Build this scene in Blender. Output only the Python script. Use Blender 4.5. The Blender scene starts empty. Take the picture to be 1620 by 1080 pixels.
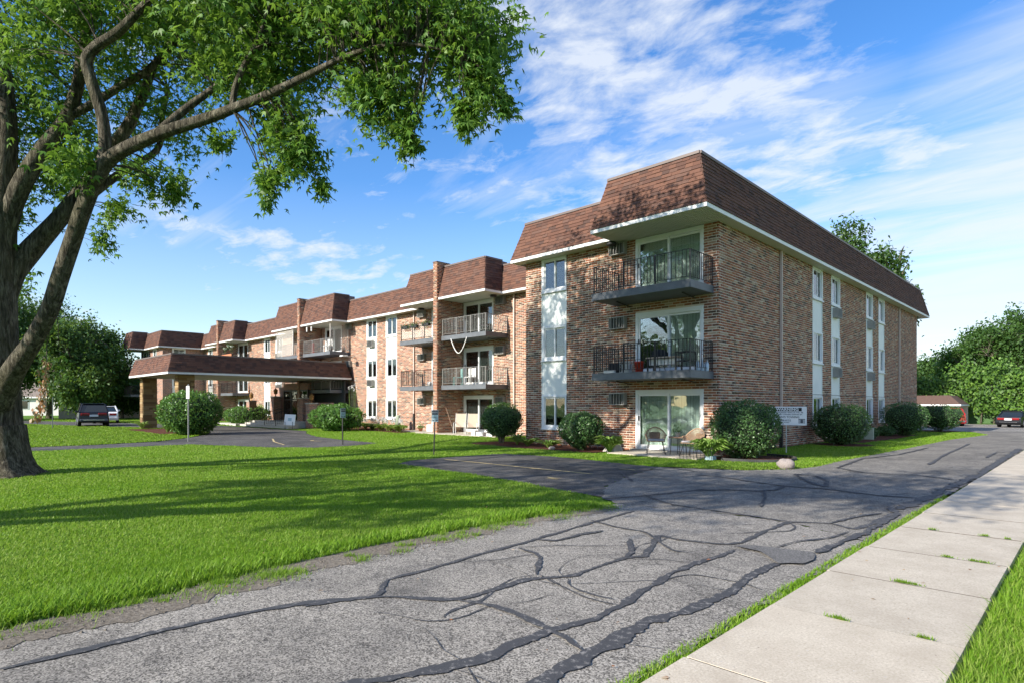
import bpy, math, random
import numpy as np
from mathutils import Vector, Matrix, Quaternion
random.seed(7)
rng = np.random.default_rng(11)
sc = bpy.context.scene
R = math.radians

# ------------------------------------------------------------------ camera
cd = bpy.data.cameras.new('camera'); cam = bpy.data.objects.new('camera', cd)
sc.collection.objects.link(cam); sc.camera = cam
cam.location = (0, 0, 1.62); cam.rotation_euler = (R(90), 0, R(44.492))
cd.sensor_width = 36; cd.lens = 21.006; cd.shift_y = 0.0611
cd.clip_start = 0.05; cd.clip_end = 3000
# ------------------------------------------------------------------ sun and sky
SUN_EL = 28.0
sun_dir = Vector((0.14, 0.99, -0.53)).normalized()          # the way the light travels
sl = bpy.data.lights.new('sun', 'SUN'); sun = bpy.data.objects.new('sun', sl)
sc.collection.objects.link(sun)
sl.energy = 3.5; sl.angle = R(0.5); sl.color = (1.0, 0.93, 0.82)
sun.rotation_euler = sun_dir.to_track_quat('-Z', 'Y').to_euler()
sun.location = (-10, -40, 60)
world = bpy.data.worlds.new('World'); sc.world = world; world.use_nodes = True
sc.view_settings.view_transform = 'Standard'; sc.view_settings.look = 'None'
sc.view_settings.exposure = 1.32; sc.view_settings.gamma = 1.0
sc.view_settings.use_curve_mapping = False


class NT:
    """short hand for building node trees"""
    def __init__(self, tree):
        self.t = tree; tree.nodes.clear()
    def n(self, typ, props=None, **ins):
        nd = self.t.nodes.new(typ)
        for k, v in (props or {}).items(): setattr(nd, k, v)
        for k, v in ins.items():
            key = int(k[1:]) if k[0] == '_' and k[1:].isdigit() else k.replace('_', ' ')
            s = nd.inputs[key]
            self.put(s, v)
        return nd
    def put(self, s, v):
        if isinstance(v, bpy.types.NodeSocket): self.t.links.new(v, s)
        elif isinstance(v, bpy.types.Node): self.t.links.new(v.outputs[0], s)
        elif isinstance(v, (tuple, list)) and len(v) == 3 and s.type == 'RGBA': s.default_value = (*v, 1)
        else: s.default_value = v
    def math(self, op, a, b=0.0, c=None, clamp=False):
        d = dict(_0=a, _1=b)
        if c is not None: d['_2'] = c
        return self.n('ShaderNodeMath', dict(operation=op, use_clamp=clamp), **d).outputs[0]
    def mix(self, f, a, b, blend='MIX'):
        nd = self.n('ShaderNodeMix', dict(data_type='RGBA', blend_type=blend, clamp_factor=True))
        self.put(nd.inputs[0], f); self.put(nd.inputs[6], a); self.put(nd.inputs[7], b)
        return nd.outputs[2]
    def ramp(self, f, stops, interp='LINEAR'):
        nd = self.n('ShaderNodeValToRGB', Fac=f); cr = nd.color_ramp; cr.interpolation = interp
        while len(cr.elements) > 1: cr.elements.remove(cr.elements[-1])
        first = True
        for p, c in stops:
            c = (c, c, c) if isinstance(c, (int, float)) else c
            if first: e = cr.elements[0]; e.position = p; first = False
            else: e = cr.elements.new(p)
            e.color = (*c, 1)
        return nd.outputs[0]
    def noise(self, vec, scale, detail=4, rough=0.55, dist=0.0):
        return self.n('ShaderNodeTexNoise', Vector=vec, Scale=scale, Detail=detail, Roughness=rough, Distortion=dist).outputs[0]
    def map(self, vec, loc=(0, 0, 0), rot=(0, 0, 0), scale=(1, 1, 1)):
        return self.n('ShaderNodeMapping', Vector=vec, Location=loc, Rotation=rot, Scale=scale).outputs[0]


def build_world():
    w = NT(world.node_tree)
    sky = w.n('ShaderNodeTexSky', dict(sky_type='NISHITA', sun_disc=False))
    sky.sun_elevation = R(SUN_EL); sky.sun_rotation = math.atan2(-sun_dir.x, -sun_dir.y)
    sky.air_density = 1.0; sky.dust_density = 0.6; sky.ozone_density = 2.2; sky.altitude = 200
    hs = w.n('ShaderNodeHueSaturation', Hue=0.507, Saturation=1.30, Value=0.69, Color=sky)
    tc = w.n('ShaderNodeTexCoord').outputs['Generated']
    sep = w.n('ShaderNodeSeparateXYZ', Vector=tc)
    z = w.math('ADD', w.math('MAXIMUM', sep.outputs[2], 0.0), 0.10)
    u = w.math('DIVIDE', sep.outputs[0], z); v = w.math('DIVIDE', sep.outputs[1], z)
    pl = w.n('ShaderNodeCombineXYZ', X=u, Y=v, Z=0.0).outputs[0]
    # banks: where cloud gathers at all
    bank = w.noise(w.map(pl, (3.1, 1.2, 0), (0, 0, 0.5), (0.75, 0.45, 1)), 1.0, 2, 0.5)
    puff = w.noise(w.map(pl, (0.4, 2.2, 0), (0, 0, -0.7), (1.0, 1.5, 1)), 4.2, 9, 0.62, 0.25)
    wisp = w.noise(w.map(pl, (5.0, 0.7, 0), (0, 0, 0.85), (0.35, 1.5, 1)), 1.6, 7, 0.60, 0.8)
    bk = w.ramp(bank, [(0.40, 0.0), (0.62, 1.0)])
    p1 = w.ramp(w.math('ADD', puff, w.math('MULTIPLY', w.math('SUBTRACT', bk, 0.5), 0.26)), [(0.49, 0.0), (0.73, 0.80)])
    p2 = w.ramp(w.math('ADD', wisp, w.math('MULTIPLY', w.math('SUBTRACT', bk, 0.5), 0.20)), [(0.50, 0.0), (0.80, 0.55)])
    # a thin veil of cirrus over the north-east
    side = w.n('ShaderNodeVectorMath', dict(operation='DOT_PRODUCT'), _0=tc, _1=(0.55, 0.83, -0.735)).outputs['Value']
    veil = w.math('MULTIPLY', w.ramp(w.math('ADD', side, w.math('MULTIPLY', w.math('SUBTRACT', wisp, 0.5), 0.55)), [(0.32, 0.0), (0.60, 0.95)], 'EASE'),
                  w.ramp(wisp, [(0.25, 0.6), (0.7, 1.0)]))
    low = w.ramp(sep.outputs[2], [(0.0, 0.42), (0.10, 0.30), (0.34, 0.0)])
    c = w.math('MAXIMUM', w.math('MAXIMUM', p1, p2), w.math('MAXIMUM', veil, low), clamp=True)
    col = w.mix(c, hs.outputs[0], (2.45, 2.6, 2.8))
    bg = w.n('ShaderNodeBackground', Color=col, Strength=0.15)
    w.n('ShaderNodeOutputWorld', Surface=bg)
build_world()

# ------------------------------------------------------------------ materials
MATS = {}
def new_mat(name):
    m = bpy.data.materials.new(name); m.use_nodes = True; MATS[name] = m
    return m, NT(m.node_tree)
def finish(m, t, color, rough=0.7, bump=None, bump_d=0.01, bump_s=0.6, spec=0.4, metal=0.0, **kw):
    b = t.n('ShaderNodeBsdfPrincipled', Base_Color=color, Roughness=rough, Metallic=metal)
    b.inputs['Specular IOR Level'].default_value = spec
    for k, v in kw.items(): t.put(b.inputs[k.replace('_', ' ')], v)
    if bump is not None:
        bp = t.n('ShaderNodeBump', Strength=bump_s, Distance=bump_d, Height=bump)
        t.put(b.inputs['Normal'], bp.outputs[0])
    t.n('ShaderNodeOutputMaterial', Surface=b)
    return m
def objco(t): return t.n('ShaderNodeTexCoord').outputs['Object']
def poswc(t): return t.n('ShaderNodeNewGeometry').outputs['Position']
def rnd(t):
    """a random number per piece: an attribute on joined pieces plus the object's own"""
    a = t.n('ShaderNodeAttribute', dict(attribute_name='rnd')).outputs['Fac']
    o = t.n('ShaderNodeObjectInfo').outputs['Random']
    return t.math('FRACT', t.math('ADD', a, o))

def plain(name, col, rough=0.6, var=0.12, scale=6.0, bump=0.0, metal=0.0, spec=0.4, fine=60.0):
    m, t = new_mat(name); p = poswc(t)
    n1 = t.noise(p, scale, 5, 0.6); n2 = t.noise(p, fine, 3, 0.6)
    f = t.math('ADD', t.math('MULTIPLY', n1, 0.65), t.math('MULTIPLY', n2, 0.35))
    lo = tuple(c * (1 - var) for c in col); hi = tuple(min(1, c * (1 + var)) for c in col)
    c = t.ramp(f, [(0.3, lo), (0.7, hi)])
    r = t.math('ADD', rough - 0.06, t.math('MULTIPLY', n1, 0.12))
    return finish(m, t, c, r, n2 if bump else None, 0.004, bump, spec, metal)

def mat_brick():
    m, t = new_mat('brick'); r = rnd(t); p = poswc(t)
    c = t.ramp(r, [(0.0, (0.265, 0.086, 0.043)), (0.14, (0.330, 0.123, 0.060)), (0.27, (0.202, 0.072, 0.043)), (0.39, (0.087, 0.047, 0.033)),
                   (0.47, (0.275, 0.094, 0.048)), (0.59, (0.385, 0.176, 0.088)), (0.66, (0.137, 0.064, 0.043)), (0.74, (0.330, 0.213, 0.138)),
                   (0.82, (0.248, 0.086, 0.049)), (0.89, (0.421, 0.315, 0.222)), (0.955, (0.050, 0.033, 0.026))], 'CONSTANT')
    n = t.noise(p, 38.0, 4, 0.65); big = t.noise(p, 1.5, 4, 0.65)
    c = t.mix(t.ramp(n, [(0.45, 0.0), (0.72, 0.45)]), c, (0.445, 0.314, 0.207))
    c = t.mix(t.ramp(big, [(0.52, 0.0), (0.72, 0.48)]), c, (0.398, 0.293, 0.212))
    return finish(m, t, c, 0.85, n, 0.004, 0.5, 0.25)
def mat_brick_far():
    """bricks that are too far off to pick apart"""
    m, t = new_mat('brick_far')
    n = t.n('ShaderNodeNewGeometry'); s = t.n('ShaderNodeSeparateXYZ', Vector=n.outputs['Position'])
    v = t.n('ShaderNodeCombineXYZ', X=t.math('ADD', s.outputs[0], s.outputs[1]), Y=s.outputs[2], Z=0.0)
    b = t.n('ShaderNodeTexBrick', Vector=v, Color1=(0.34, 0.13, 0.075), Color2=(0.12, 0.065, 0.05), Mortar=(0.55, 0.49, 0.42), Scale=1.0)
    b.inputs['Mortar Size'].default_value = 0.009; b.inputs['Brick Width'].default_value = 0.28; b.inputs['Row Height'].default_value = 0.085
    return finish(m, t, b.outputs[0], 0.85)
def mat_mortar():
    m, t = new_mat('mortar'); p = poswc(t); n = t.noise(p, 55, 4, 0.6); big = t.noise(p, 1.3, 3)
    c = t.mix(t.ramp(big, [(0.35, 0), (0.7, 0.5)]), t.ramp(n, [(0.3, (0.62, 0.54, 0.445)), (0.7, (0.74, 0.655, 0.55))]), (0.52, 0.46, 0.39))
    return finish(m, t, c, 0.95, n, 0.004, 0.6, 0.15)
def mat_shingle():
    m, t = new_mat('shingle'); r = rnd(t); p = poswc(t)
    c = t.ramp(r, [(0.0, (0.120, 0.058, 0.041)), (0.2, (0.140, 0.069, 0.048)), (0.4, (0.092, 0.048, 0.037)), (0.55, (0.124, 0.070, 0.054)),
                   (0.7, (0.152, 0.075, 0.051)), (0.87, (0.072, 0.043, 0.036))], 'CONSTANT')
    n = t.noise(p, 150, 3, 0.7); big = t.noise(p, 0.6, 3)
    c = t.mix(t.ramp(n, [(0.4, 0.0), (0.75, 0.6)]), c, (0.132, 0.080, 0.061))
    c = t.mix(t.ramp(big, [(0.4, 0.0), (0.7, 0.15)]), c, (0.080, 0.048, 0.039))
    return finish(m, t, c, 0.92, n, 0.003, 0.7, 0.2)
def mat_glass():
    m, t = new_mat('window_glass')
    fr = t.n('ShaderNodeFresnel', IOR=1.75)
    tr = t.n('ShaderNodeBsdfTransparent', Color=(0.84, 0.90, 0.88))
    gl = t.n('ShaderNodeBsdfGlossy', Color=(0.95, 0.98, 1.0), Roughness=0.015)
    n = t.noise(poswc(t), 1.1, 2); bp = t.n('ShaderNodeBump', Strength=0.08, Distance=0.05, Height=n)
    t.put(gl.inputs['Normal'], bp.outputs[0])
    f = t.math('ADD', t.math('MULTIPLY', fr, 0.95), 0.035, clamp=True)
    mx = t.n('ShaderNodeMixShader', _0=f, _1=tr.outputs[0], _2=gl.outputs[0])
    t.n('ShaderNodeOutputMaterial', Surface=mx); return m
def mat_asphalt(name, lo, hi, dark, dk0, dk1, speck):
    m, t = new_mat(name); p = poswc(t)
    fine = t.n('ShaderNodeTexVoronoi', Vector=p, Scale=105.0).outputs['Color']
    fv = t.n('ShaderNodeSeparateColor', Color=fine).outputs[0]
    n2 = t.noise(p, 190, 3, 0.7); big = t.noise(p, 0.55, 5, 0.62, 0.6); mid = t.noise(p, 3.4, 5, 0.65, 0.5)
    g = t.math('ADD', t.math('MULTIPLY', fv, 0.6), t.math('MULTIPLY', n2, 0.4))
    c = t.ramp(g, [(0.22, lo), (0.5, tuple((a + b) / 2 for a, b in zip(lo, hi))), (0.78, hi)])
    blot = t.math('ADD', t.math('MULTIPLY', big, 0.6), t.math('MULTIPLY', mid, 0.4))
    c = t.mix(t.ramp(blot, [(dk0, 0.0), (dk1, 0.85)]), c, t.ramp(g, [(0.3, tuple(x * 0.6 for x in dark)), (0.75, tuple(x * 1.7 for x in dark))]))
    cr = t.n('ShaderNodeTexVoronoi', dict(feature='DISTANCE_TO_EDGE'), Vector=t.n('ShaderNodeVectorMath', dict(operation='ADD'), _0=t.map(p, scale=(0.55, 0.4, 1)),
             _1=t.n('ShaderNodeTexNoise', Vector=p, Scale=2.5, Detail=4.0).outputs['Color']).outputs[0], Scale=1.1).outputs['Distance']
    hair = t.ramp(cr, [(0.0, 0.75), (0.010, 0.0)])
    c = t.mix(hair, c, (0.045, 0.043, 0.042))
    return finish(m, t, c, 0.88, t.math('SUBTRACT', g, t.math('MULTIPLY', hair, 0.6)), 0.006, speck, 0.25)
def mat_sealant():
    m, t = new_mat('crack_sealant'); p = poswc(t); n = t.noise(p, 22, 5, 0.7); f = t.noise(p, 180, 2, 0.6)
    c = t.ramp(f, [(0.3, (0.040, 0.041, 0.045)), (0.7, (0.075, 0.076, 0.081))])
    c = t.mix(t.ramp(n, [(0.55, 0.0), (0.66, 0.9)]), c, (0.25, 0.24, 0.23))
    return finish(m, t, c, 0.7, f, 0.003, 0.4, 0.3)
def mat_concrete():
    m, t = new_mat('concrete'); r = rnd(t); p = poswc(t)
    n = t.noise(p, 2.2, 7, 0.7); f = t.noise(p, 62, 4, 0.75)
    c = t.ramp(f, [(0.28, (0.34, 0.29, 0.225)), (0.5, (0.54, 0.48, 0.39)), (0.72, (0.68, 0.615, 0.515))])
    c = t.mix(t.ramp(n, [(0.40, 0.0), (0.72, 0.75)]), c, (0.38, 0.325, 0.255))
    st = t.noise(p, 0.8, 6, 0.7, 0.8); c = t.mix(t.ramp(st, [(0.52, 0.0), (0.70, 0.25)]), c, (0.30, 0.26, 0.20))
    v = t.n('ShaderNodeTexVoronoi', Vector=p, Scale=15.0); sp = t.ramp(v.outputs['Distance'], [(0.06, 0.9), (0.11, 0.0)])
    c = t.mix(sp, c, t.mix(t.n('ShaderNodeSeparateColor', Color=v.outputs['Color']).outputs[1], (0.16, 0.13, 0.11), (0.60, 0.58, 0.55)))
    c = t.mix(t.math('MULTIPLY', r, 0.22), c, (0.30, 0.275, 0.235))
    return finish(m, t, c, 0.9, f, 0.004, 0.55, 0.2)
def mat_leaf(name, cols, trans=0.35, rough=0.5, spec=0.35):
    m, t = new_mat(name); r = rnd(t)
    k = len(cols)
    c = t.ramp(r, [(i / k, cc) for i, cc in enumerate(cols)], 'LINEAR')
    p = t.n('ShaderNodeBsdfPrincipled', Base_Color=c, Roughness=rough); p.inputs['Specular IOR Level'].default_value = spec
    tl = t.n('ShaderNodeBsdfTranslucent', Color=t.mix(0.5, c, (0.22, 0.34, 0.03)))
    mx = t.n('ShaderNodeMixShader', _0=trans, _1=p.outputs[0], _2=tl.outputs[0])
    t.n('ShaderNodeOutputMaterial', Surface=mx); return m
def mat_ground():
    m, t = new_mat('turf'); p = poswc(t)
    f = t.noise(p, 90, 3, 0.7); b = t.noise(p, 0.35, 4, 0.6); b2 = t.noise(p, 4.0, 4, 0.6)
    c = t.ramp(f, [(0.25, (0.054, 0.120, 0.010)), (0.5, (0.099, 0.205, 0.018)), (0.8, (0.162, 0.290, 0.035))])
    c = t.mix(t.ramp(b, [(0.4, 0.0), (0.7, 0.35)]), c, (0.090, 0.170, 0.030))
    c = t.mix(t.ramp(b2, [(0.55, 0.0), (0.8, 0.3)]), c, (0.050, 0.120, 0.016))
    return finish(m, t, c, 0.9, f, 0.02, 0.8, 0.15)
def mat_soil(name, a, b, scale=40):
    m, t = new_mat(name); p = poswc(t); f = t.noise(p, scale, 6, 0.75); g = t.noise(p, 2.0, 3)
    c = t.ramp(f, [(0.3, a), (0.7, b)]); c = t.mix(t.math('MULTIPLY', g, 0.5), c, a)
    return finish(m, t, c, 0.95, f, 0.02, 0.9, 0.15)
def mat_bark():
    m, t = new_mat('bark'); p = objco(t)
    v = t.map(p, scale=(1, 1, 0.16))
    n = t.noise(v, 13.0, 7, 0.68, 0.8); n2 = t.noise(p, 1.2, 3); n3 = t.noise(v, 40.0, 4, 0.7)
    h = t.math('ADD', t.math('MULTIPLY', n, 0.75), t.math('MULTIPLY', n3, 0.25))
    c = t.ramp(h, [(0.38, (0.022, 0.019, 0.015)), (0.49, (0.10, 0.088, 0.066)), (0.62, (0.27, 0.245, 0.19))])
    c = t.mix(t.ramp(n2, [(0.45, 0.0), (0.75, 0.45)]), c, (0.125, 0.125, 0.060))
    return finish(m, t, c, 0.95, h, 0.22, 1.0, 0.15)
def mat_stone():
    m, t = new_mat('pier_stone'); r = rnd(t); p = poswc(t); n = t.noise(p, 9, 5, 0.7)
    c = t.ramp(r, [(0.0, (0.36, 0.25, 0.12)), (0.3, (0.28, 0.18, 0.085)), (0.55, (0.42, 0.31, 0.17)), (0.8, (0.20, 0.125, 0.065))], 'CONSTANT')
    c = t.mix(t.math('MULTIPLY', n, 0.5), c, (0.19, 0.13, 0.07))
    return finish(m, t, c, 0.9, n, 0.02, 0.7, 0.2)
def mat_panel():
    m, t = new_mat('spandrel'); p = poswc(t); n = t.noise(p, 2.0, 4)
    c = t.ramp(n, [(0.3, (0.72, 0.75, 0.72)), (0.7, (0.80, 0.82, 0.79))])
    return finish(m, t, c, 0.55, t.noise(p, 90, 2), 0.002, 0.25)
def mat_metalroof(): return plain('drip_edge', (0.145, 0.112, 0.10), 0.5, 0.15, 4)

mat_brick(); mat_brick_far(); mat_mortar(); mat_shingle(); mat_glass(); mat_sealant(); mat_concrete(); mat_ground(); mat_bark(); mat_stone(); mat_panel(); mat_metalroof()
mat_asphalt('asphalt_old', (0.072, 0.066, 0.059), (0.43, 0.40, 0.355), (0.080, 0.076, 0.072), 0.47, 0.70, 0.6)
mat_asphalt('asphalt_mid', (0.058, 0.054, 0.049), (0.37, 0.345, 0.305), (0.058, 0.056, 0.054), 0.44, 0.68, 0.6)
mat_asphalt('asphalt_dark', (0.035, 0.034, 0.033), (0.20, 0.19, 0.175), (0.036, 0.035, 0.035), 0.42, 0.60, 0.6)
mat_soil('mulch', (0.055, 0.022, 0.014), (0.18, 0.075, 0.045)); mat_soil('bare_soil', (0.075, 0.062, 0.047), (0.40, 0.355, 0.30), 34)
mat_leaf('maple_leaf', [(0.064, 0.154, 0.028), (0.096, 0.218, 0.031), (0.134, 0.275, 0.038), (0.077, 0.173, 0.033), (0.192, 0.333, 0.058)], 0.45)
mat_leaf('far_leaf', [(0.038, 0.090, 0.023), (0.061, 0.128, 0.026), (0.083, 0.166, 0.036), (0.049, 0.109, 0.028)], 0.3)
mat_leaf('hedge_leaf', [(0.051, 0.115, 0.023), (0.090, 0.186, 0.026), (0.134, 0.243, 0.033), (0.064, 0.141, 0.026)], 0.3)
mat_leaf('yew_leaf', [(0.027, 0.075, 0.022), (0.040, 0.106, 0.027), (0.060, 0.140, 0.035), (0.088, 0.169, 0.056)], 0.2, 0.4, 0.45)
mat_leaf('privet_leaf', [(0.056, 0.144, 0.027), (0.094, 0.213, 0.037), (0.138, 0.275, 0.062), (0.062, 0.150, 0.031)], 0.3, 0.4)
mat_leaf('hosta_leaf', [(0.163, 0.300, 0.050), (0.237, 0.388, 0.075), (0.375, 0.500, 0.150), (0.188, 0.325, 0.056)], 0.3, 0.4)
mat_leaf('lime_leaf', [(0.188, 0.275, 0.044), (0.300, 0.388, 0.075), (0.413, 0.475, 0.150), (0.150, 0.250, 0.037)], 0.3, 0.45)
mat_leaf('grass_blade', [(0.137, 0.285, 0.018), (0.191, 0.364, 0.022), (0.246, 0.424, 0.033), (0.153, 0.310, 0.020), (0.327, 0.448, 0.083)], 0.5, 0.5, 0.3)
mat_leaf('dry_leaf', [(0.30, 0.15, 0.07), (0.42, 0.27, 0.16), (0.36, 0.12, 0.04), (0.5, 0.38, 0.27)], 0.25)
mat_leaf('white_flower', [(0.62, 0.58, 0.62), (0.75, 0.72, 0.74)], 0.3)
plain('white_frame', (0.74, 0.75, 0.75), 0.45, 0.05, 3); plain('fascia_white', (0.76, 0.77, 0.76), 0.5, 0.07, 2)
plain('soffit_cream', (0.55, 0.53, 0.43), 0.7, 0.08, 2); plain('slab_paint', (0.115, 0.125, 0.138), 0.5, 0.25, 3); plain('iron', (0.026, 0.025, 0.025), 0.5, 0.2, 8)
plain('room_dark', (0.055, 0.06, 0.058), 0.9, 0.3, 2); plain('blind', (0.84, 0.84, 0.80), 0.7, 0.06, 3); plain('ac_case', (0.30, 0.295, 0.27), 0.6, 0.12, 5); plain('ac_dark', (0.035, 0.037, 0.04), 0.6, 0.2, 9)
plain('pipe', (0.52, 0.42, 0.365), 0.6, 0.1, 4); plain('galvanised', (0.42, 0.43, 0.43), 0.4, 0.12, 7, metal=0.6); plain('sign_white', (0.80, 0.81, 0.82), 0.45, 0.03, 4)
plain('sign_blue', (0.36, 0.50, 0.56), 0.5, 0.05, 4); plain('print_black', (0.018, 0.018, 0.02), 0.6, 0.1, 4); plain('print_grey', (0.10, 0.11, 0.13), 0.6, 0.1, 4)
plain('rattan', (0.36, 0.235, 0.145), 0.6, 0.3, 30, 0.4); plain('cushion', (0.36, 0.34, 0.36), 0.9, 0.1, 12); plain('black_fabric', (0.014, 0.016, 0.02), 0.9, 0.2, 20)
plain('red_plastic', (0.62, 0.055, 0.025), 0.4, 0.08, 4); plain('tan_mesh', (0.50, 0.40, 0.31), 0.8, 0.08, 9); plain('pale_plastic', (0.66, 0.66, 0.64), 0.5, 0.05, 4)
plain('water_jug', (0.48, 0.58, 0.68), 0.25, 0.08, 4); plain('wood_top', (0.27, 0.17, 0.11), 0.6, 0.2, 14); plain('terracotta', (0.40, 0.16, 0.08), 0.8, 0.12, 7)
plain('granite', (0.25, 0.215, 0.20), 0.85, 0.35, 30, 0.6, fine=120); plain('car_black', (0.010, 0.011, 0.014), 0.22, 0.1, 2, spec=0.6); plain('car_white', (0.72, 0.73, 0.74), 0.3, 0.04, 2, spec=0.6)
plain('car_red', (0.45, 0.012, 0.018), 0.25, 0.08, 2, spec=0.6); plain('tyre', (0.015, 0.015, 0.016), 0.85, 0.2, 20); plain('rim', (0.48, 0.49, 0.5), 0.3, 0.08, 4, metal=0.7)
plain('car_glass', (0.018, 0.024, 0.026), 0.06, 0.1, 2, spec=0.8); plain('tail_red', (0.22, 0.010, 0.012), 0.25, 0.1, 4); plain('lamp_clear', (0.7, 0.7, 0.68), 0.2, 0.05, 4); plain('chrome', (0.6, 0.6, 0.6), 0.2, 0.05, 4, metal=0.9)
plain('yellow_paint', (0.52, 0.41, 0.20), 0.8, 0.3, 14); plain('house_beige', (0.56, 0.50, 0.42), 0.8, 0.07, 3); plain('house_white', (0.66, 0.65, 0.62), 0.7, 0.05, 3); plain('roof_grey', (0.22, 0.18, 0.15), 0.9, 0.2, 5)
plain('door_brown', (0.035, 0.026, 0.022), 0.35, 0.15, 5); plain('brass', (0.28, 0.15, 0.05), 0.4, 0.2, 9, metal=0.4); plain('lantern_glass', (0.62, 0.45, 0.25), 0.2, 0.1, 5); plain('edging', (0.06, 0.06, 0.06), 0.8, 0.2, 9)
plain('cap_stone', (0.42, 0.40, 0.36), 0.85, 0.12, 8); plain('utility_green', (0.33, 0.37, 0.27), 0.6, 0.1, 5); plain('lattice_wood', (0.55, 0.52, 0.47), 0.7, 0.08, 6); plain('railing_light', (0.25, 0.245, 0.23), 0.5, 0.15, 6); plain('teal_chair', (0.20, 0.40, 0.38), 0.5, 0.08, 6)
mat_asphalt('patch_asphalt', (0.085, 0.083, 0.081), (0.20, 0.195, 0.19), (0.09, 0.088, 0.086), 0.45, 0.7, 0.4); plain('joint', (0.075, 0.062, 0.045), 0.95, 0.4, 30)
M = MATS

# ------------------------------------------------------------------ mesh helpers
ORG = {}
def link(o): sc.collection.objects.link(o); return o
def tag(o, label=None, cat=None, group=None, kind=None):
    if label: o['label'] = label
    if cat: o['category'] = cat
    if group: o['group'] = group
    if kind: o['kind'] = kind
    return o
def thing(name, label, cat, loc=(0, 0, 0), group=None, rz=0.0):
    o = link(bpy.data.objects.new(name, None)); o.location = loc; o.rotation_euler = (0, 0, rz)
    o.empty_display_size = 0.3
    ORG[o.name] = Vector(loc); return tag(o, label, cat, group)
def copy_tree(o, parent=None):
    c = o.copy(); link(c)
    if parent: c.parent = parent
    for ch in list(o.children): copy_tree(ch, c)
    return c

def from_np(name, V, F, mat, parent=None, rnd_v=None, local=False, kind=None, smooth=False):
    """V (n,3); F (m,k) with equal k, or a list of such arrays"""
    V = np.asarray(V, np.float32)
    if parent is not None and not local:
        V = V - np.array(ORG.get(parent.name, (0, 0, 0)), np.float32)
    Fs = F if isinstance(F, list) else [F]
    Fs = [np.asarray(f, np.int32) for f in Fs if len(f)]
    me = bpy.data.meshes.new(name)
    me.vertices.add(len(V)); me.vertices.foreach_set('co', V.ravel())
    nl = sum(f.size for f in Fs); npoly = sum(len(f) for f in Fs)
    me.loops.add(nl); me.loops.foreach_set('vertex_index', np.concatenate([f.ravel() for f in Fs]))
    me.polygons.add(npoly)
    tot = np.concatenate([np.full(len(f), f.shape[1], np.int32) for f in Fs])
    st = np.concatenate([[0], np.cumsum(tot)[:-1]]).astype(np.int32)
    me.polygons.foreach_set('loop_start', st); me.polygons.foreach_set('loop_total', tot)
    if smooth: me.polygons.foreach_set('use_smooth', np.ones(npoly, bool))
    if rnd_v is not None:
        a = me.attributes.new('rnd', 'FLOAT', 'POINT'); a.data.foreach_set('value', np.asarray(rnd_v, np.float32))
    me.update(calc_edges=True)
    me.materials.append(mat)
    o = link(bpy.data.objects.new(name, me))
    if parent is not None:
        o.parent = parent; ORG[o.name] = Vector(ORG.get(parent.name, (0, 0, 0)))
    if kind: o['kind'] = kind
    return o

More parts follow.
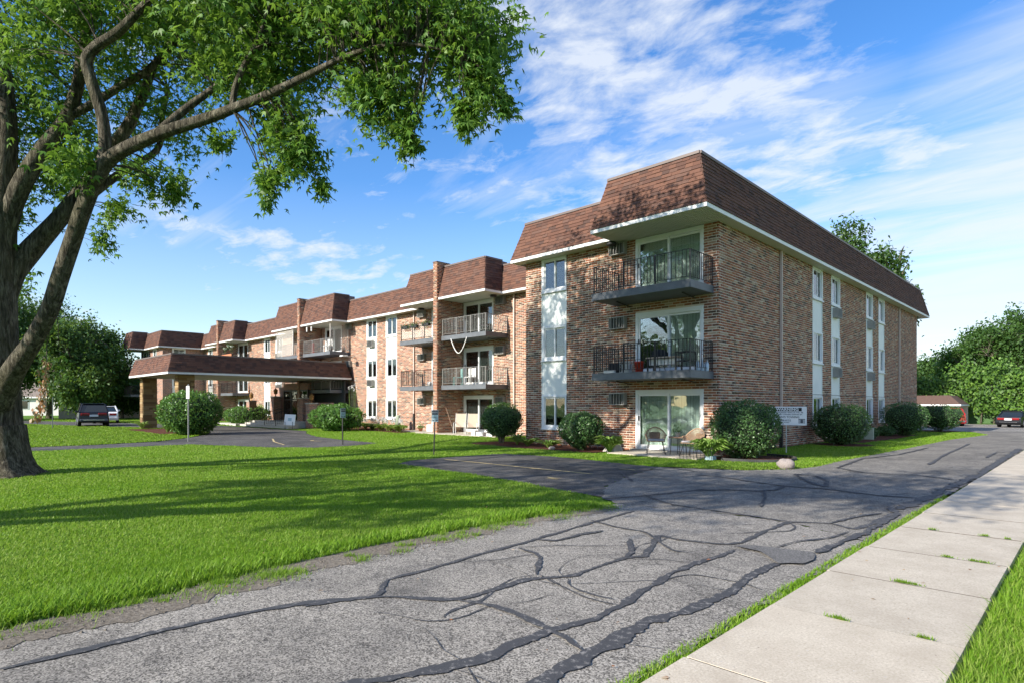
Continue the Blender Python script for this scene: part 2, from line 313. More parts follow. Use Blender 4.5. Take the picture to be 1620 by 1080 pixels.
class MB:
    def __init__(s): s.v = []; s.f = []; s.r = []
    def add(s, vs, fs, r=None):
        b = len(s.v); s.v += [tuple(p) for p in vs]; s.f += [tuple(i + b for i in f) for f in fs]
        r = random.random() if r is None else r
        s.r += [r] * len(vs); return s
    def box(s, x0, x1, y0, y1, z0, z1, m=None, r=None):
        vs = [(x0, y0, z0), (x1, y0, z0), (x1, y1, z0), (x0, y1, z0), (x0, y0, z1), (x1, y0, z1), (x1, y1, z1), (x0, y1, z1)]
        if m is not None: vs = [m @ Vector(v) for v in vs]
        return s.add(vs, [(3, 2, 1, 0), (4, 5, 6, 7), (0, 1, 5, 4), (1, 2, 6, 5), (2, 3, 7, 6), (3, 0, 4, 7)], r)
    def cbox(s, c, d, rot=None, r=None):
        m = Matrix.Translation(c) @ (rot.to_4x4() if rot is not None else Matrix())
        return s.box(-d[0] / 2, d[0] / 2, -d[1] / 2, d[1] / 2, -d[2] / 2, d[2] / 2, m, r)
    def bar(s, p0, p1, w, h=None):
        p0 = Vector(p0); p1 = Vector(p1); d = p1 - p0; L = d.length
        q = d.to_track_quat('X', 'Z').to_matrix()
        return s.cbox((p0 + p1) / 2, (L, w, h or w), q)
    def tube(s, pts, rad, n=8, cap=True):
        pts = [Vector(p) for p in pts]; k = len(pts)
        rad = [rad] * k if isinstance(rad, (int, float)) else rad
        vs = []; up = None
        for i in range(k):
            d = (pts[min(i + 1, k - 1)] - pts[max(i - 1, 0)]).normalized()
            if up is None:
                up = d.orthogonal().normalized()
            up = (up - d * up.dot(d)).normalized(); w = d.cross(up)
            for j in range(n):
                a = 2 * math.pi * j / n
                vs.append(pts[i] + (up * math.cos(a) + w * math.sin(a)) * rad[i])
        fs = [(i * n + j, i * n + (j + 1) % n, (i + 1) * n + (j + 1) % n, (i + 1) * n + j) for i in range(k - 1) for j in range(n)]
        if cap: fs += [tuple(range(n - 1, -1, -1)), tuple((k - 1) * n + j for j in range(n))]
        return s.add(vs, fs)
    def lathe(s, c, prof, n=14):
        vs = []
        for (r, z) in prof:
            for j in range(n):
                a = 2 * math.pi * j / n; vs.append((c[0] + r * math.cos(a), c[1] + r * math.sin(a), c[2] + z))
        k = len(prof)
        fs = [(i * n + j, i * n + (j + 1) % n, (i + 1) * n + (j + 1) % n, (i + 1) * n + j) for i in range(k - 1) for j in range(n)]
        fs += [tuple(range(n - 1, -1, -1)), tuple((k - 1) * n + j for j in range(n))]
        return s.add(vs, fs)
    def prism(s, poly, z0, z1):
        n = len(poly); vs = [(x, y, z0) for x, y in poly] + [(x, y, z1) for x, y in poly]
        fs = [tuple(range(n - 1, -1, -1)), tuple(range(n, 2 * n))] + [(i, (i + 1) % n, n + (i + 1) % n, n + i) for i in range(n)]
        return s.add(vs, fs)
    def sheet(s, poly, z): return s.add([(x, y, z) for x, y in poly], [tuple(range(len(poly)))])
    def build(s, name, mat, parent=None, local=False, kind=None, smooth=False, bevel=0.0):
        V = np.array(s.v, np.float32)
        if parent is not None and not local: V = V - np.array(ORG.get(parent.name, (0, 0, 0)), np.float32)
        me = bpy.data.meshes.new(name); me.from_pydata(V.tolist(), [], s.f)
        a = me.attributes.new('rnd', 'FLOAT', 'POINT'); a.data.foreach_set('value', np.array(s.r, np.float32))
        if smooth: me.polygons.foreach_set('use_smooth', [True] * len(me.polygons))
        me.materials.append(mat); me.update()
        o = link(bpy.data.objects.new(name, me))
        if parent is not None: o.parent = parent; ORG[o.name] = Vector(ORG.get(parent.name, (0, 0, 0)))
        if kind: o['kind'] = kind
        if bevel:
            b = o.modifiers.new('bevel', 'BEVEL'); b.width = bevel; b.segments = 2; b.limit_method = 'ANGLE'
        return o

CAMP = np.array([0, 0, 1.62]); TH = R(44.492); FPX = 945.29; YH = 639.03
FW = Vector((-math.sin(TH), math.cos(TH), 0)); RT = Vector((math.cos(TH), math.sin(TH), 0))
def cw(r, d, z): return FW * d + RT * r + Vector((0, 0, z))          # metres to the right of / ahead of the survey point
def gz(px, py, z=0.0):                                                # survey reading -> place on the ground
    d = (1.62 - z) * FPX / (py - YH); p = cw((px - 810) / FPX * d, d, z); return p
def at(px, py, d): return cw((px - 810) / FPX * d, d, 1.62 - (py - YH) / FPX * d)
def smooth(a, b, x): t = np.clip((x - a) / (b - a), 0, 1); return t * t * (3 - 2 * t)
def gh(x, y): return -0.42 * smooth(41, 60, np.asarray(y, float)) * smooth(-40, -22, np.asarray(x, float))

# ------------------------------------------------------------------ ground
def build_ground():
    xs = np.unique(np.concatenate([[-900, -500, -300, -200, -150], np.arange(-120, 41, 4), [60, 90, 150, 300, 500, 900]]))
    ys = np.unique(np.concatenate([[-900, -400, -200, -100, -60], np.arange(-40, 121, 4), [150, 200, 300, 500, 900]]))
    X, Y = np.meshgrid(xs, ys); Z = gh(X, Y) - 0.012
    V = np.stack([X, Y, Z], -1).reshape(-1, 3); nx = len(xs)
    F = [(j * nx + i, j * nx + i + 1, (j + 1) * nx + i + 1, (j + 1) * nx + i) for j in range(len(ys) - 1) for i in range(nx - 1)]
    o = from_np('ground', V, np.array(F), M['turf'], kind='structure', smooth=True); return o
build_ground()

def wobble(poly, step=0.25, amp=0.04, seed=1):
    r = random.Random(seed); out = []
    n = len(poly)
    for i in range(n):
        a = Vector(poly[i]); b = Vector(poly[(i + 1) % n]); L = (b - a).length
        k = max(1, min(700, int(L / step))); nrm = Vector((-(b - a).y, (b - a).x)).normalized() if L > 0 else Vector((0, 0))
        for j in range(k):
            p = a + (b - a) * (j / k)
            if j: p = p + nrm * r.uniform(-amp, amp)
            out.append((p.x, p.y))
    return out
def inpoly(px, py, poly):
    c = np.zeros(len(px), bool); n = len(poly); j = n - 1
    for i in range(n):
        xi, yi = poly[i]; xj, yj = poly[j]
        if yi != yj:
            hit = ((yi > py) != (yj > py)) & (px < (xj - xi) * (py - yi) / (yj - yi) + xi)
            c ^= hit
        j = i
    return c

# driveway (old grey asphalt) and the darker parking stub, the drive to the entrance, the lot behind
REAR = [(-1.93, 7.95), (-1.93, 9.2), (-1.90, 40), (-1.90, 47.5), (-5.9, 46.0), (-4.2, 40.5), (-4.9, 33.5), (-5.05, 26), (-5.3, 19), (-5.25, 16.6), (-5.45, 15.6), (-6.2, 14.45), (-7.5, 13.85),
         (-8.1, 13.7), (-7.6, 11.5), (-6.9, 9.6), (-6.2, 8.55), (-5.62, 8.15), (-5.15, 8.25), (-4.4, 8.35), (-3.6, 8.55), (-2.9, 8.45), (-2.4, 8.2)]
DRIVE = [(-1.93, -30), (-1.93, 7.95), (-2.4, 8.2), (-2.9, 8.45), (-3.6, 8.55), (-4.4, 8.35), (-5.15, 8.25), (-5.62, 8.15), (-5.45, 7.4), (-5.68, 6.4), (-5.68, 5.2), (-5.72, 3.7), (-5.73, 2.6), (-5.55, 1.9), (-5.2, 1.2), (-5.4, 0.3), (-5.5, -30)]
STUB = [(-8.1, 13.7), (-7.6, 11.5), (-6.9, 9.6), (-6.2, 8.55), (-7.24, 8.62), (-9.1, 9.05), (-10.7, 9.2), (-12.0, 9.27), (-13.6, 9.35), (-14.2, 10.4), (-14.2, 12.3), (-13.9, 13.8), (-12, 14.1), (-10.4, 13.95), (-8.9, 13.65)]
FRONT = [(-28.6, -30), (-26.3, -30), (-26.25, 6.7), (-26.2, 8.2), (-23.8, 9.15), (-22.2, 9.7), (-21.0, 10.9), (-20.9, 12.6), (-21.6, 13.9), (-24.7, 14.05), (-28.0, 14.5), (-31.5, 15.7), (-34.5, 17.2), (-45, 17.2),
         (-52, 16.5), (-60, 13.5), (-78, 8), (-78, 4), (-60, 8.0), (-52, 10.3), (-46, 12.6), (-40, 12.75), (-36.5, 12.4), (-34.6, 11.6), (-31.4, 9.7), (-29.2, 7.8), (-28.6, 5.4)]
LOT = [(-1.90, 47.5), (30, 47.5), (30, 77), (-30, 77), (-30, 50.5), (-8.5, 50.5), (-5.9, 46.0)]
def paved(name, poly, mat, z, kind='structure', amp=0.03, seed=1, parent=None, step=0.12):
    import bmesh
    bm = bmesh.new(); vs = [bm.verts.new((x, y, z)) for x, y in wobble(poly, step, amp, seed)]
    f = bm.faces.new(vs)
    if f.normal.z < 0: bmesh.ops.reverse_faces(bm, faces=[f])
    bmesh.ops.triangulate(bm, faces=[f]); me = bpy.data.meshes.new(name); bm.to_mesh(me); bm.free()
    me.materials.append(mat); o = link(bpy.data.objects.new(name, me))
    if parent is not None: o.parent = parent
    if kind: o['kind'] = kind
    return o
drive = paved('driveway', DRIVE, M['asphalt_old'], 0.004, amp=0.05, seed=3)
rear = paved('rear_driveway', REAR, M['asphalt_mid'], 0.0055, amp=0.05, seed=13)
stub = paved('parking_bay', STUB, M['asphalt_dark'], 0.008, amp=0.05, seed=4)
fdrive = paved('entrance_drive', FRONT, M['asphalt_dark'], 0.004, amp=0.04, seed=5)
lot = paved('parking_lot', LOT, M['asphalt_old'], 0.0, amp=0.02, seed=6)
for v in lot.data.vertices: v.co.z = 0.02 + float(gh(v.co.x, v.co.y))
def lot_grid():
    xs = np.arange(-30, 31, 2.0); ys = np.arange(47.5, 78, 1.5)
    X, Y = np.meshgrid(xs, ys); V = np.stack([X, Y, gh(X, Y) + 0.012], -1).reshape(-1, 3); nx = len(xs)
    F = np.array([(j * nx + i, j * nx + i + 1, (j + 1) * nx + i + 1, (j + 1) * nx + i) for j in range(len(ys) - 1) for i in range(nx - 1)])
    me = lot.data; tmp = from_np('parking_lot', V, F, M['asphalt_old'], kind='structure')
    bpy.data.objects.remove(lot); tmp.name = 'parking_lot'
lot_grid()
# bare, gravelly margin between lawn and driveway
SOIL = [(-5.15, -3), (-5.15, 0.5), (-4.98, 1.2), (-5.25, 1.9), (-5.50, 2.6), (-5.55, 3.7), (-5.55, 5.2), (-5.55, 6.4), (-5.40, 7.2), (-5.62, 7.6), (-5.85, 6.6), (-5.92, 5.2), (-5.98, 3.7), (-5.95, 2.6), (-5.85, 1.9), (-5.65, 1.2), (-5.75, 0.3), (-5.8, -3)]

def margin():
    o = strip([(-5.50, -6), (-5.42, 0.4), (-5.33, 1.2), (-5.50, 1.9), (-5.66, 2.6), (-5.74, 3.7), (-5.70, 5.2), (-5.68, 6.4), (-5.52, 7.2), (-5.6, 7.9)], 0.46, 'bare_soil_margin', 0.0085, 'bare_soil', None, 8, 0.30); o['kind'] = 'structure'
def gravel():
    g = random.Random(3); m = MB()
    for i in range(2600):
        y = g.uniform(-1.5, 7.8); x = -5.62 + g.gauss(0, 0.16) + (0.12 if y < 1.5 else 0); r = g.choice((.004, .006, .008, .013)) * g.uniform(.7, 1.3)
        a = g.uniform(0, 3); c, q = math.cos(a) * r, math.sin(a) * r
        m.add([(x + c, y + q, .006), (x - q, y + c, .006), (x - c, y - q, .006), (x + q, y - c, .006), (x + g.uniform(-.3, .3) * r, y, .009 + r * .8)], [(0, 1, 4), (1, 2, 4), (2, 3, 4), (3, 0, 4)])
    m.build('gravel', M['bare_soil'], kind='stuff')
gravel()

def strip(pts, w, name='sealed_crack', z=0.0125, mat='crack_sealant', parent=None, seed=0, jag=0.5):
    r = random.Random(seed); P = [Vector((p[0], p[1])) for p in pts]
    fine = []
    for a, b in zip(P[:-1], P[1:]):
        k = max(1, int((b - a).length / 0.04))
        fine += [a + (b - a) * (i / k) for i in range(k)]
    fine.append(P[-1])
    for _ in range(5): fine = [fine[0]] + [(fine[i - 1] + fine[i] * 2 + fine[i + 1]) / 4 for i in range(1, len(fine) - 1)] + [fine[-1]]
    vs = []; n = len(fine); o1 = o2 = 0
    for i, p in enumerate(fine):
        d = (fine[min(i + 1, n - 1)] - fine[max(i - 1, 0)])
        if d.length == 0: d = Vector((1, 0))
        d.normalize(); nr = Vector((-d.y, d.x))
        tp = min(1.0, 0.35 + 0.65 * min(i, n - 1 - i) / 4)
        o1 = 0.72 * o1 + r.uniform(-jag, jag) * w * 0.42; o2 = 0.72 * o2 + r.uniform(-jag, jag) * w * 0.42
        a = p + nr * (w / 2 * tp + o1 * tp); b = p - nr * (w / 2 * tp + o2 * tp)
        vs += [(a.x, a.y, z), (b.x, b.y, z)]
    fs = [(2 * i, 2 * i + 1, 2 * i + 3, 2 * i + 2) for i in range(n - 1)]
    m = MB(); m.add(vs, fs); return m.build(name, M[mat], parent)
def zz(x0, y0, s, pts): return [tuple(gz(x0 + x / s, y0 + y / s)[:2]) for x, y in pts]
CR = [
 (zz(0, 760, 2.7, [(0, 812), (300, 742), (500, 692), (700, 642), (900, 597), (1100, 560), (1300, 527), (1620, 497)]) + zz(560, 720, 3, [(150, 592), (350, 546), (500, 500), (640, 460), (780, 424), (860, 400), (950, 375), (1100, 330), (1200, 300), (1330, 265)]), 0.085),
 (zz(560, 720, 3, [(-240, 720), (0, 685), (150, 672), (330, 685), (480, 690), (560, 672), (700, 630), (830, 590), (1040, 575), (1170, 525), (1290, 485), (1380, 482)]) + zz(1020, 760, 2.7, [(60, 236), (150, 255), (330, 275), (420, 265), (520, 215), (620, 178), (800, 185), (890, 210), (960, 190), (1060, 140)]), 0.095),
 (zz(560, 720, 3, [(-300, 1150), (0, 1092), (200, 1060), (450, 1010), (640, 960), (800, 890), (950, 835), (1150, 770), (1270, 715), (1380, 645)]) + zz(1020, 760, 2.7, [(60, 430), (130, 390), (250, 345), (380, 300)]), 0.12),
 (zz(560, 720, 3, [(700, 1180), (900, 1085), (1080, 970), (1240, 890), (1380, 800)]) + zz(1020, 760, 2.7, [(80, 590), (180, 560), (350, 490), (460, 410), (565, 355)]), 0.15),
 (zz(560, 720, 3, [(480, 690), (650, 715), (740, 745), (900, 820), (1000, 870), (1080, 930)]), 0.09),
 (zz(560, 720, 3, [(780, 442), (870, 470), (885, 500), (865, 570)]), 0.07),
 (zz(560, 720, 3, [(1310, 400), (1316, 465), (1290, 486)]), 0.09),
 (zz(560, 720, 3, [(1020, 590), (1010, 615), (1100, 660), (1240, 690)]), 0.05),
 (zz(560, 720, 3, [(860, 400), (950, 410), (1060, 380), (1180, 360)]), 0.10),
 (zz(560, 720, 3, [(790, 440), (960, 430), (1130, 433), (1290, 430)]), 0.03),
 (zz(560, 720, 3, [(1120, 310), (1250, 345), (1380, 365)]) + zz(1020, 760, 2.7, [(120, 305), (200, 310)]), 0.06),
 (zz(1020, 760, 2.7, [(0, 66), (120, 105), (300, 130), (500, 160), (620, 178)]), 0.07),
 (zz(1100, 700, 3.115, [(0, 160), (100, 166), (260, 190), (440, 215), (640, 228), (900, 262), (1130, 275)]), 0.10),
 (zz(1100, 700, 3.115, [(1000, 330), (1130, 275), (1250, 220), (1400, 160), (1520, 80), (1600, 30)]), 0.26),
 (zz(1100, 700, 3.115, [(640, 218), (652, 190), (600, 166), (490, 156), (560, 195), (640, 220)]), 0.12),
 (zz(1100, 700, 3.115, [(0, 240), (150, 232), (300, 240), (400, 235), (440, 215)]), 0.09),
 (zz(1100, 700, 3.115, [(660, 400), (780, 370), (920, 350)]), 0.08),
 (zz(1100, 700, 3.115, [(955, 312), (975, 340), (1005, 352)]), 0.14),
 (zz(1100, 700, 3.115, [(700, 125), (840, 150), (1080, 160), (1290, 185)]), 0.10),
 (zz(1100, 700, 3.115, [(400, 520), (500, 490), (660, 475), (760, 440)]), 0.05),
 (zz(1100, 700, 3.115, [(595, 548), (750, 480), (870, 440)]), 0.13),
 (zz(1100, 700, 3.115, [(830, 450), (920, 400), (1000, 350)]), 0.12),
 (zz(1100, 700, 3.115, [(1150, 110), (1230, 60), (1320, 20), (1350, 5)]), 0.12),
 (zz(1100, 700, 3.115, [(700, 125), (820, 80), (1000, 60), (1150, 25)]), 0.10),
 (zz(1100, 700, 3.115, [(1430, 75), (1480, 50), (1560, 45)]), 0.10),
 (zz(1100, 700, 3.115, [(320, 320), (345, 270), (335, 235)]), 0.07),
]
for i, (p, w) in enumerate(CR): strip(p, w * 0.70, parent=drive, seed=i, z=0.0125 + 0.0004 * i)
def hairlines():
    g = random.Random(21); mains = [p for p, w in CR]
    for i in range(30):
        p = g.choice(mains); k = g.randrange(len(p)); x, y = p[k]; a = g.uniform(0, 6.283); q = [(x, y)]
        for j in range(g.randrange(4, 11)):
            a += g.gauss(0, .28); x += .16 * math.cos(a); y += .16 * math.sin(a)
            if not (-5.0 < x < -2.0 and y > 2.2): break
            q.append((x, y))
        if len(q) > 2: strip(q, g.choice((.008, .012, .016, .026)), parent=drive, seed=200 + i, z=0.0105, jag=.7)
margin()
hairlines()
P = zz(1020, 760, 2.7, [(385, 283), (470, 283), (720, 312), (722, 345), (680, 362), (570, 362), (520, 325), (490, 308)])
paved('asphalt_patch', P, M['patch_asphalt'], 0.0245, kind=None, amp=0.02, seed=9, parent=drive)
# the stub's own cracks and the yellow bay markings
for i, (p, w) in enumerate([(zz(740, 580, 3.857, [(800, 655), (1000, 640), (1250, 618), (1400, 640)]), 0.05), (zz(740, 580, 3.857, [(820, 805), (1000, 795), (1300, 765), (1450, 745)]), 0.06), (zz(740, 580, 3.857, [(930, 640), (960, 665), (1010, 700)]), 0.05)]):
    strip(p, w, parent=stub, seed=60 + i, z=0.0135 + 0.0004 * i)
def line(name, poly, parent, z=0.0150):
    m = MB(); m.sheet(poly, z); return m.build(name, M['yellow_paint'], parent)
strip([(-13.7, 11.12), (-12, 11.15), (-10.4, 11.13), (-8.35, 11.18)], 0.085, 'parking_line', 0.0152, 'yellow_paint', stub, 71, 0.25)
strip([(-8.75, 10.02), (-8.55, 9.93), (-8.35, 10.02)], 0.07, 'parking_line', 0.0152, 'yellow_paint', stub, 72, 0.4)
strip([(-8.6, 9.80), (-8.3, 9.86)], 0.07, 'parking_line', 0.0152, 'yellow_paint', stub, 74, 0.4)
strip([(-8.55, 12.50), (-8.35, 12.62), (-8.1, 12.55)], 0.10, 'parking_line', 0.0152, 'yellow_paint', stub, 73, 0.4)
strip([(-27.6, 12.1), (-25.4, 11.2), (-23.1, 10.6)], 0.07, 'parking_line', 0.0152, 'yellow_paint', fdrive, 75, 0.3)
strip([(-25.3, 13.0), (-24.9, 12.6), (-24.3, 12.8)], 0.10, 'parking_line', 0.0152, 'yellow_paint', fdrive, 76, 0.3)

# sidewalk of separate slabs
walk = link(bpy.data.objects.new('sidewalk', None)); walk['kind'] = 'structure'
yj = [-3.6, -2.2, -0.8, 0.6, 2.0, 3.42, 4.80, 6.16, 7.52, 9.03, 10.45, 11.9]
while yj[-1] < 60: yj.append(yj[-1] + 1.42)
for i in range(len(yj) - 1):
    a, b = yj[i], yj[i + 1]; m = MB(); j = 0.005; t1 = random.uniform(-0.004, 0.004); e = random.uniform(-0.012, 0.012)
    z = 0.045 + t1; zg = float(gh(-1.2, (a + b) / 2))
    m.box(-1.84 + e, -0.62 + e, a + j, b - j, -0.08 + zg, z + zg)
    o = m.build('sidewalk_slab', M['concrete'], walk, bevel=0.003)
    MB().box(-1.82, -0.64, b - j, b + j, -0.06 + zg, 0.0445 + zg).build('joint_soil', M['joint'], walk)

# grass: one merged mesh of blades per lawn, thinner and wider with distance
def blades(name, poly, n, holes=(), hmin=0.05, hmax=0.10, w=0.006, near=2.0, pw=1.6, box=None, mat='grass_blade', drop=None, seed=0):
    g = np.random.default_rng(seed)
    xs = [p[0] for p in poly]; ys = [p[1] for p in poly]
    keepx = []; keepy = []; tot = 0
    while tot < n:
        k = 400000
        x = g.uniform(min(xs), max(xs), k); y = g.uniform(min(ys), max(ys), k)
        d = np.hypot(x, y); f = np.array(FW[:2]); r = np.array(RT[:2])
        dep = x * f[0] + y * f[1]; lat = x * r[0] + y * r[1]
        ok = (dep > 1.5) & (np.abs(lat) < dep * 0.93 + 1.2)
        pr = np.minimum(1, (near / np.maximum(d, 0.1)) ** pw); ok &= g.random(k) < pr
        x, y = x[ok], y[ok]
        ok = inpoly(x, y, poly)
        for h in holes: ok &= ~inpoly(x, y, h)
        keepx.append(x[ok]); keepy.append(y[ok]); tot += int(ok.sum())
        if len(keepx) > 60: break
    x = np.concatenate(keepx)[:n]; y = np.concatenate(keepy)[:n]; n = len(x)
    d = np.hypot(x, y)
    a = g.uniform(0, 2 * np.pi, n); lean = g.uniform(0.15, 1.3, n)
    clump = 0.75 + 0.5 * (np.sin(x * 2.3 + np.sin(y * 1.7) * 2) * np.sin(y * 2.9 + np.sin(x * 1.3)) * 0.5 + 0.5)
    h = g.uniform(hmin, hmax, n) * clump; ww = w * np.maximum(1, (d / 5.0) ** 0.85) * g.uniform(0.7, 1.3, n)
    if drop is not None: h *= drop(x, y)
    z0 = gh(x, y) - 0.01
    ca, sa = np.cos(a), np.sin(a); px, py = -sa * ww / 2, ca * ww / 2
    lx, ly = ca * h * lean, sa * h * lean
    v = np.empty((n, 5, 3), np.float32)
    v[:, 0] = np.stack([x - px, y - py, z0], -1); v[:, 1] = np.stack([x + px, y + py, z0], -1)
    v[:, 2] = np.stack([x + px * 0.8 + lx * 0.4, y + py * 0.8 + ly * 0.4, z0 + h * 0.6], -1)
    v[:, 3] = np.stack([x - px * 0.8 + lx * 0.4, y - py * 0.8 + ly * 0.4, z0 + h * 0.6], -1)
    v[:, 4] = np.stack([x + lx, y + ly, z0 + h], -1)
    b = np.arange(n)[:, None] * 5
    Q = b + np.array([[0, 1, 2, 3]]); T = b + np.array([[3, 2, 4]])
    patch = 0.5 + 0.5 * np.sin(x * 0.9 + 1.3 * np.sin(y * 0.6)) * np.sin(y * 0.8 + np.sin(x * 0.5))
    rv = np.repeat(np.clip(g.random(n) * 0.68 + 0.30 * patch ** 2, 0, 0.999), 5)
    o = from_np(name, v.reshape(-1, 3), [Q, T], M[mat], rnd_v=rv, kind='stuff'); return o
BIG = [(-5.9, -20), (-5.80, 0.3), (-5.62, 0.9), (-5.52, 1.25), (-5.72, 1.6), (-5.80, 1.9), (-5.76, 2.2), (-5.93, 2.6), (-5.86, 3.1), (-5.96, 3.7), (-5.84, 4.3), (-5.90, 5.2), (-5.80, 5.8), (-5.86, 6.4), (-5.66, 7.4), (-5.66, 8.1), (-6.4, 8.5), (-7.24, 8.66), (-9.1, 9.1), (-10.7, 9.25), (-12.0, 9.33), (-13.75, 9.4), (-14.3, 10.4), (-14.3, 12.3), (-14.0, 13.9),
       (-12, 14.2), (-10.4, 14.05), (-8.9, 13.75), (-7.5, 13.95), (-6.15, 14.5), (-5.4, 15.6), (-5.2, 16.6), (-5.25, 19), (-5.0, 26), (-4.85, 33.5), (-4.2, 40.5), (-5.9, 46), (-8.2, 48), (-8.4, 22), (-8.5, 17.9), (-17.0, 17.9), (-17.1, 22.2), (-40, 22.2),
       (-36, 17.3), (-34.5, 17.25), (-31.5, 15.75), (-28, 14.55), (-24.7, 14.1), (-21.5, 14), (-20.8, 12.6), (-20.9, 10.8), (-22.2, 9.6), (-23.8, 9.05), (-26.1, 8.1), (-26.2, 6.7), (-26.2, -20)]
def circ(x, y, r, n=28): return [(x + r * math.cos(i * 6.2832 / n), y + r * math.sin(i * 6.2832 / n)) for i in range(n)]
BEDS = [circ(-7.45, 17.75, 1.22), circ(-7.3, 26.3, 1.1), [(-8.55, 28.2), (-7.0, 28.2), (-6.75, 33), (-6.8, 37.6), (-8.55, 37.6)], circ(-7.0, 44.0, 1.15), [(-16.9, 16.0), (-11.9, 16.0), (-11.7, 18.0), (-16.9, 18.0)], circ(-17.75, 17.3, 1.15),
        [(-36.8, 20.2), (-31, 20.0), (-28.4, 19.6), (-28.4, 22.4), (-36.8, 22.4)]]
PATIOS = [[(-11.5, 16.15), (-8.35, 16.15), (-8.35, 18), (-11.5, 18)], [(-27.5, 20.2), (-21, 20.2), (-21, 22.5), (-27.5, 22.5)], [(-30.4, 20.7), (-27.6, 20.7), (-27.6, 22.5), (-30.4, 22.5)]]
PIERBED = [(-44.6, 9.9), (-36.2, 9.7), (-36.0, 12.0), (-44.6, 12.2)]
blades('lawn_grass', BIG, 640000, holes=BEDS + PATIOS, hmin=0.022, hmax=0.052, w=0.0056, near=5.5, pw=1.7, seed=1)
RG = [(-0.60, -3), (-0.58, 12), (-0.56, 40), (12, 40), (12, -3)]
blades('roadside_grass', RG, 80000, hmin=0.04, hmax=0.11, w=0.0065, near=4.5, pw=1.8, seed=2)
blades('joint_grass', [(-1.985, 2), (-1.985, 9), (-1.97, 13), (-1.85, 13), (-1.84, 9), (-1.83, 2)], 7500, hmin=0.02, hmax=0.05, w=0.007, near=4.0, pw=1.2, seed=3)
FARG = [(-80, 9), (-60, 13.6), (-52, 16.7), (-47, 17.5), (-47, 22), (-66, 22), (-66, 18), (-80, 16)]
ISL = [(-28.7, -20), (-28.7, 5.4), (-29.3, 7.7), (-31.4, 9.6), (-34.6, 11.5), (-36.5, 12.3), (-40, 12.65), (-46, 12.5), (-52, 10.2), (-60, 7.9), (-78, 3.9), (-78, -20)]
blades('island_grass', ISL, 60000, holes=[PIERBED], hmin=0.04, hmax=0.075, w=0.008, near=12, pw=1.5, seed=4)
blades('far_grass', FARG, 15000, hmin=0.06, hmax=0.11, w=0.008, near=20, pw=1.0, seed=5)
# ragged tufts that spill over the bare margin
blades('margin_weeds', [(-5.85, -2), (-5.62, 1.0), (-5.75, 1.9), (-5.82, 2.6), (-5.90, 3.7), (-5.85, 5.2), (-5.72, 6.6), (-5.55, 7.7), (-6.2, 7.7), (-6.2, -2)], 13000, hmin=0.03, hmax=0.12, w=0.010, near=4.5, pw=1.5, seed=6)
def tufts():
    g = random.Random(5)
    pts = []
    for i in range(85):
        y = g.uniform(-0.5, 7.9); x = -5.66 + g.uniform(-0.20, 0.22)
        pts.append((x, y, g.choice((.03, .04, .06, .09, .13))))
    for y in (4.80, 6.16, 7.52, 9.03):
        for k in range(3):
            pts.append((g.uniform(-1.5, -0.7), y + g.uniform(-0.01, 0.01), g.uniform(0.015, 0.05)))
    n = []
    for x, y, r in pts:
        for k in range(int(60 + r * 500)): 
            n.append((x + g.gauss(0, r), y + g.gauss(0, r * (0.15 if x > -2 else 1)), g.uniform(0.02, 0.07) * (0.5 if x > -2 else 1), g.uniform(0, 6.28), 0.05 if x > -2 else 0.0))
    m = MB()
    for x, y, h, a, z in n:
        w = 0.004; ca, sa = math.cos(a), math.sin(a)
        m.add([(x - sa * w, y + ca * w, z), (x + sa * w, y - ca * w, z), (x + ca * h * 0.8, y + sa * h * 0.8, z + h)], [(0, 1, 2)])
    m.build('grass_tufts', M['grass_blade'], kind='stuff')
tufts()

# ------------------------------------------------------------------ the apartment building
B = thing('apartment_building', 'long three storey brown brick apartment building with brown mansard roofs and balconies', 'building', (-12, 18.03, 0))
YF, XG, YM, XW, YW = 18.03, -8.57, 22.5, -68.1, 18.5       # near front, gable side, main front, far wing side and front
ZT = 7.46
SILL = (0.65, 3.36, 6.06); HEAD = (1.98, 4.70, 7.385)
NEARB = []          # every brick: (size key, matrix-ready data)
BR_L, BR_H, PIT_L, PIT_H, BR_D = 0.262, 0.066, 0.280, 0.085, 0.03

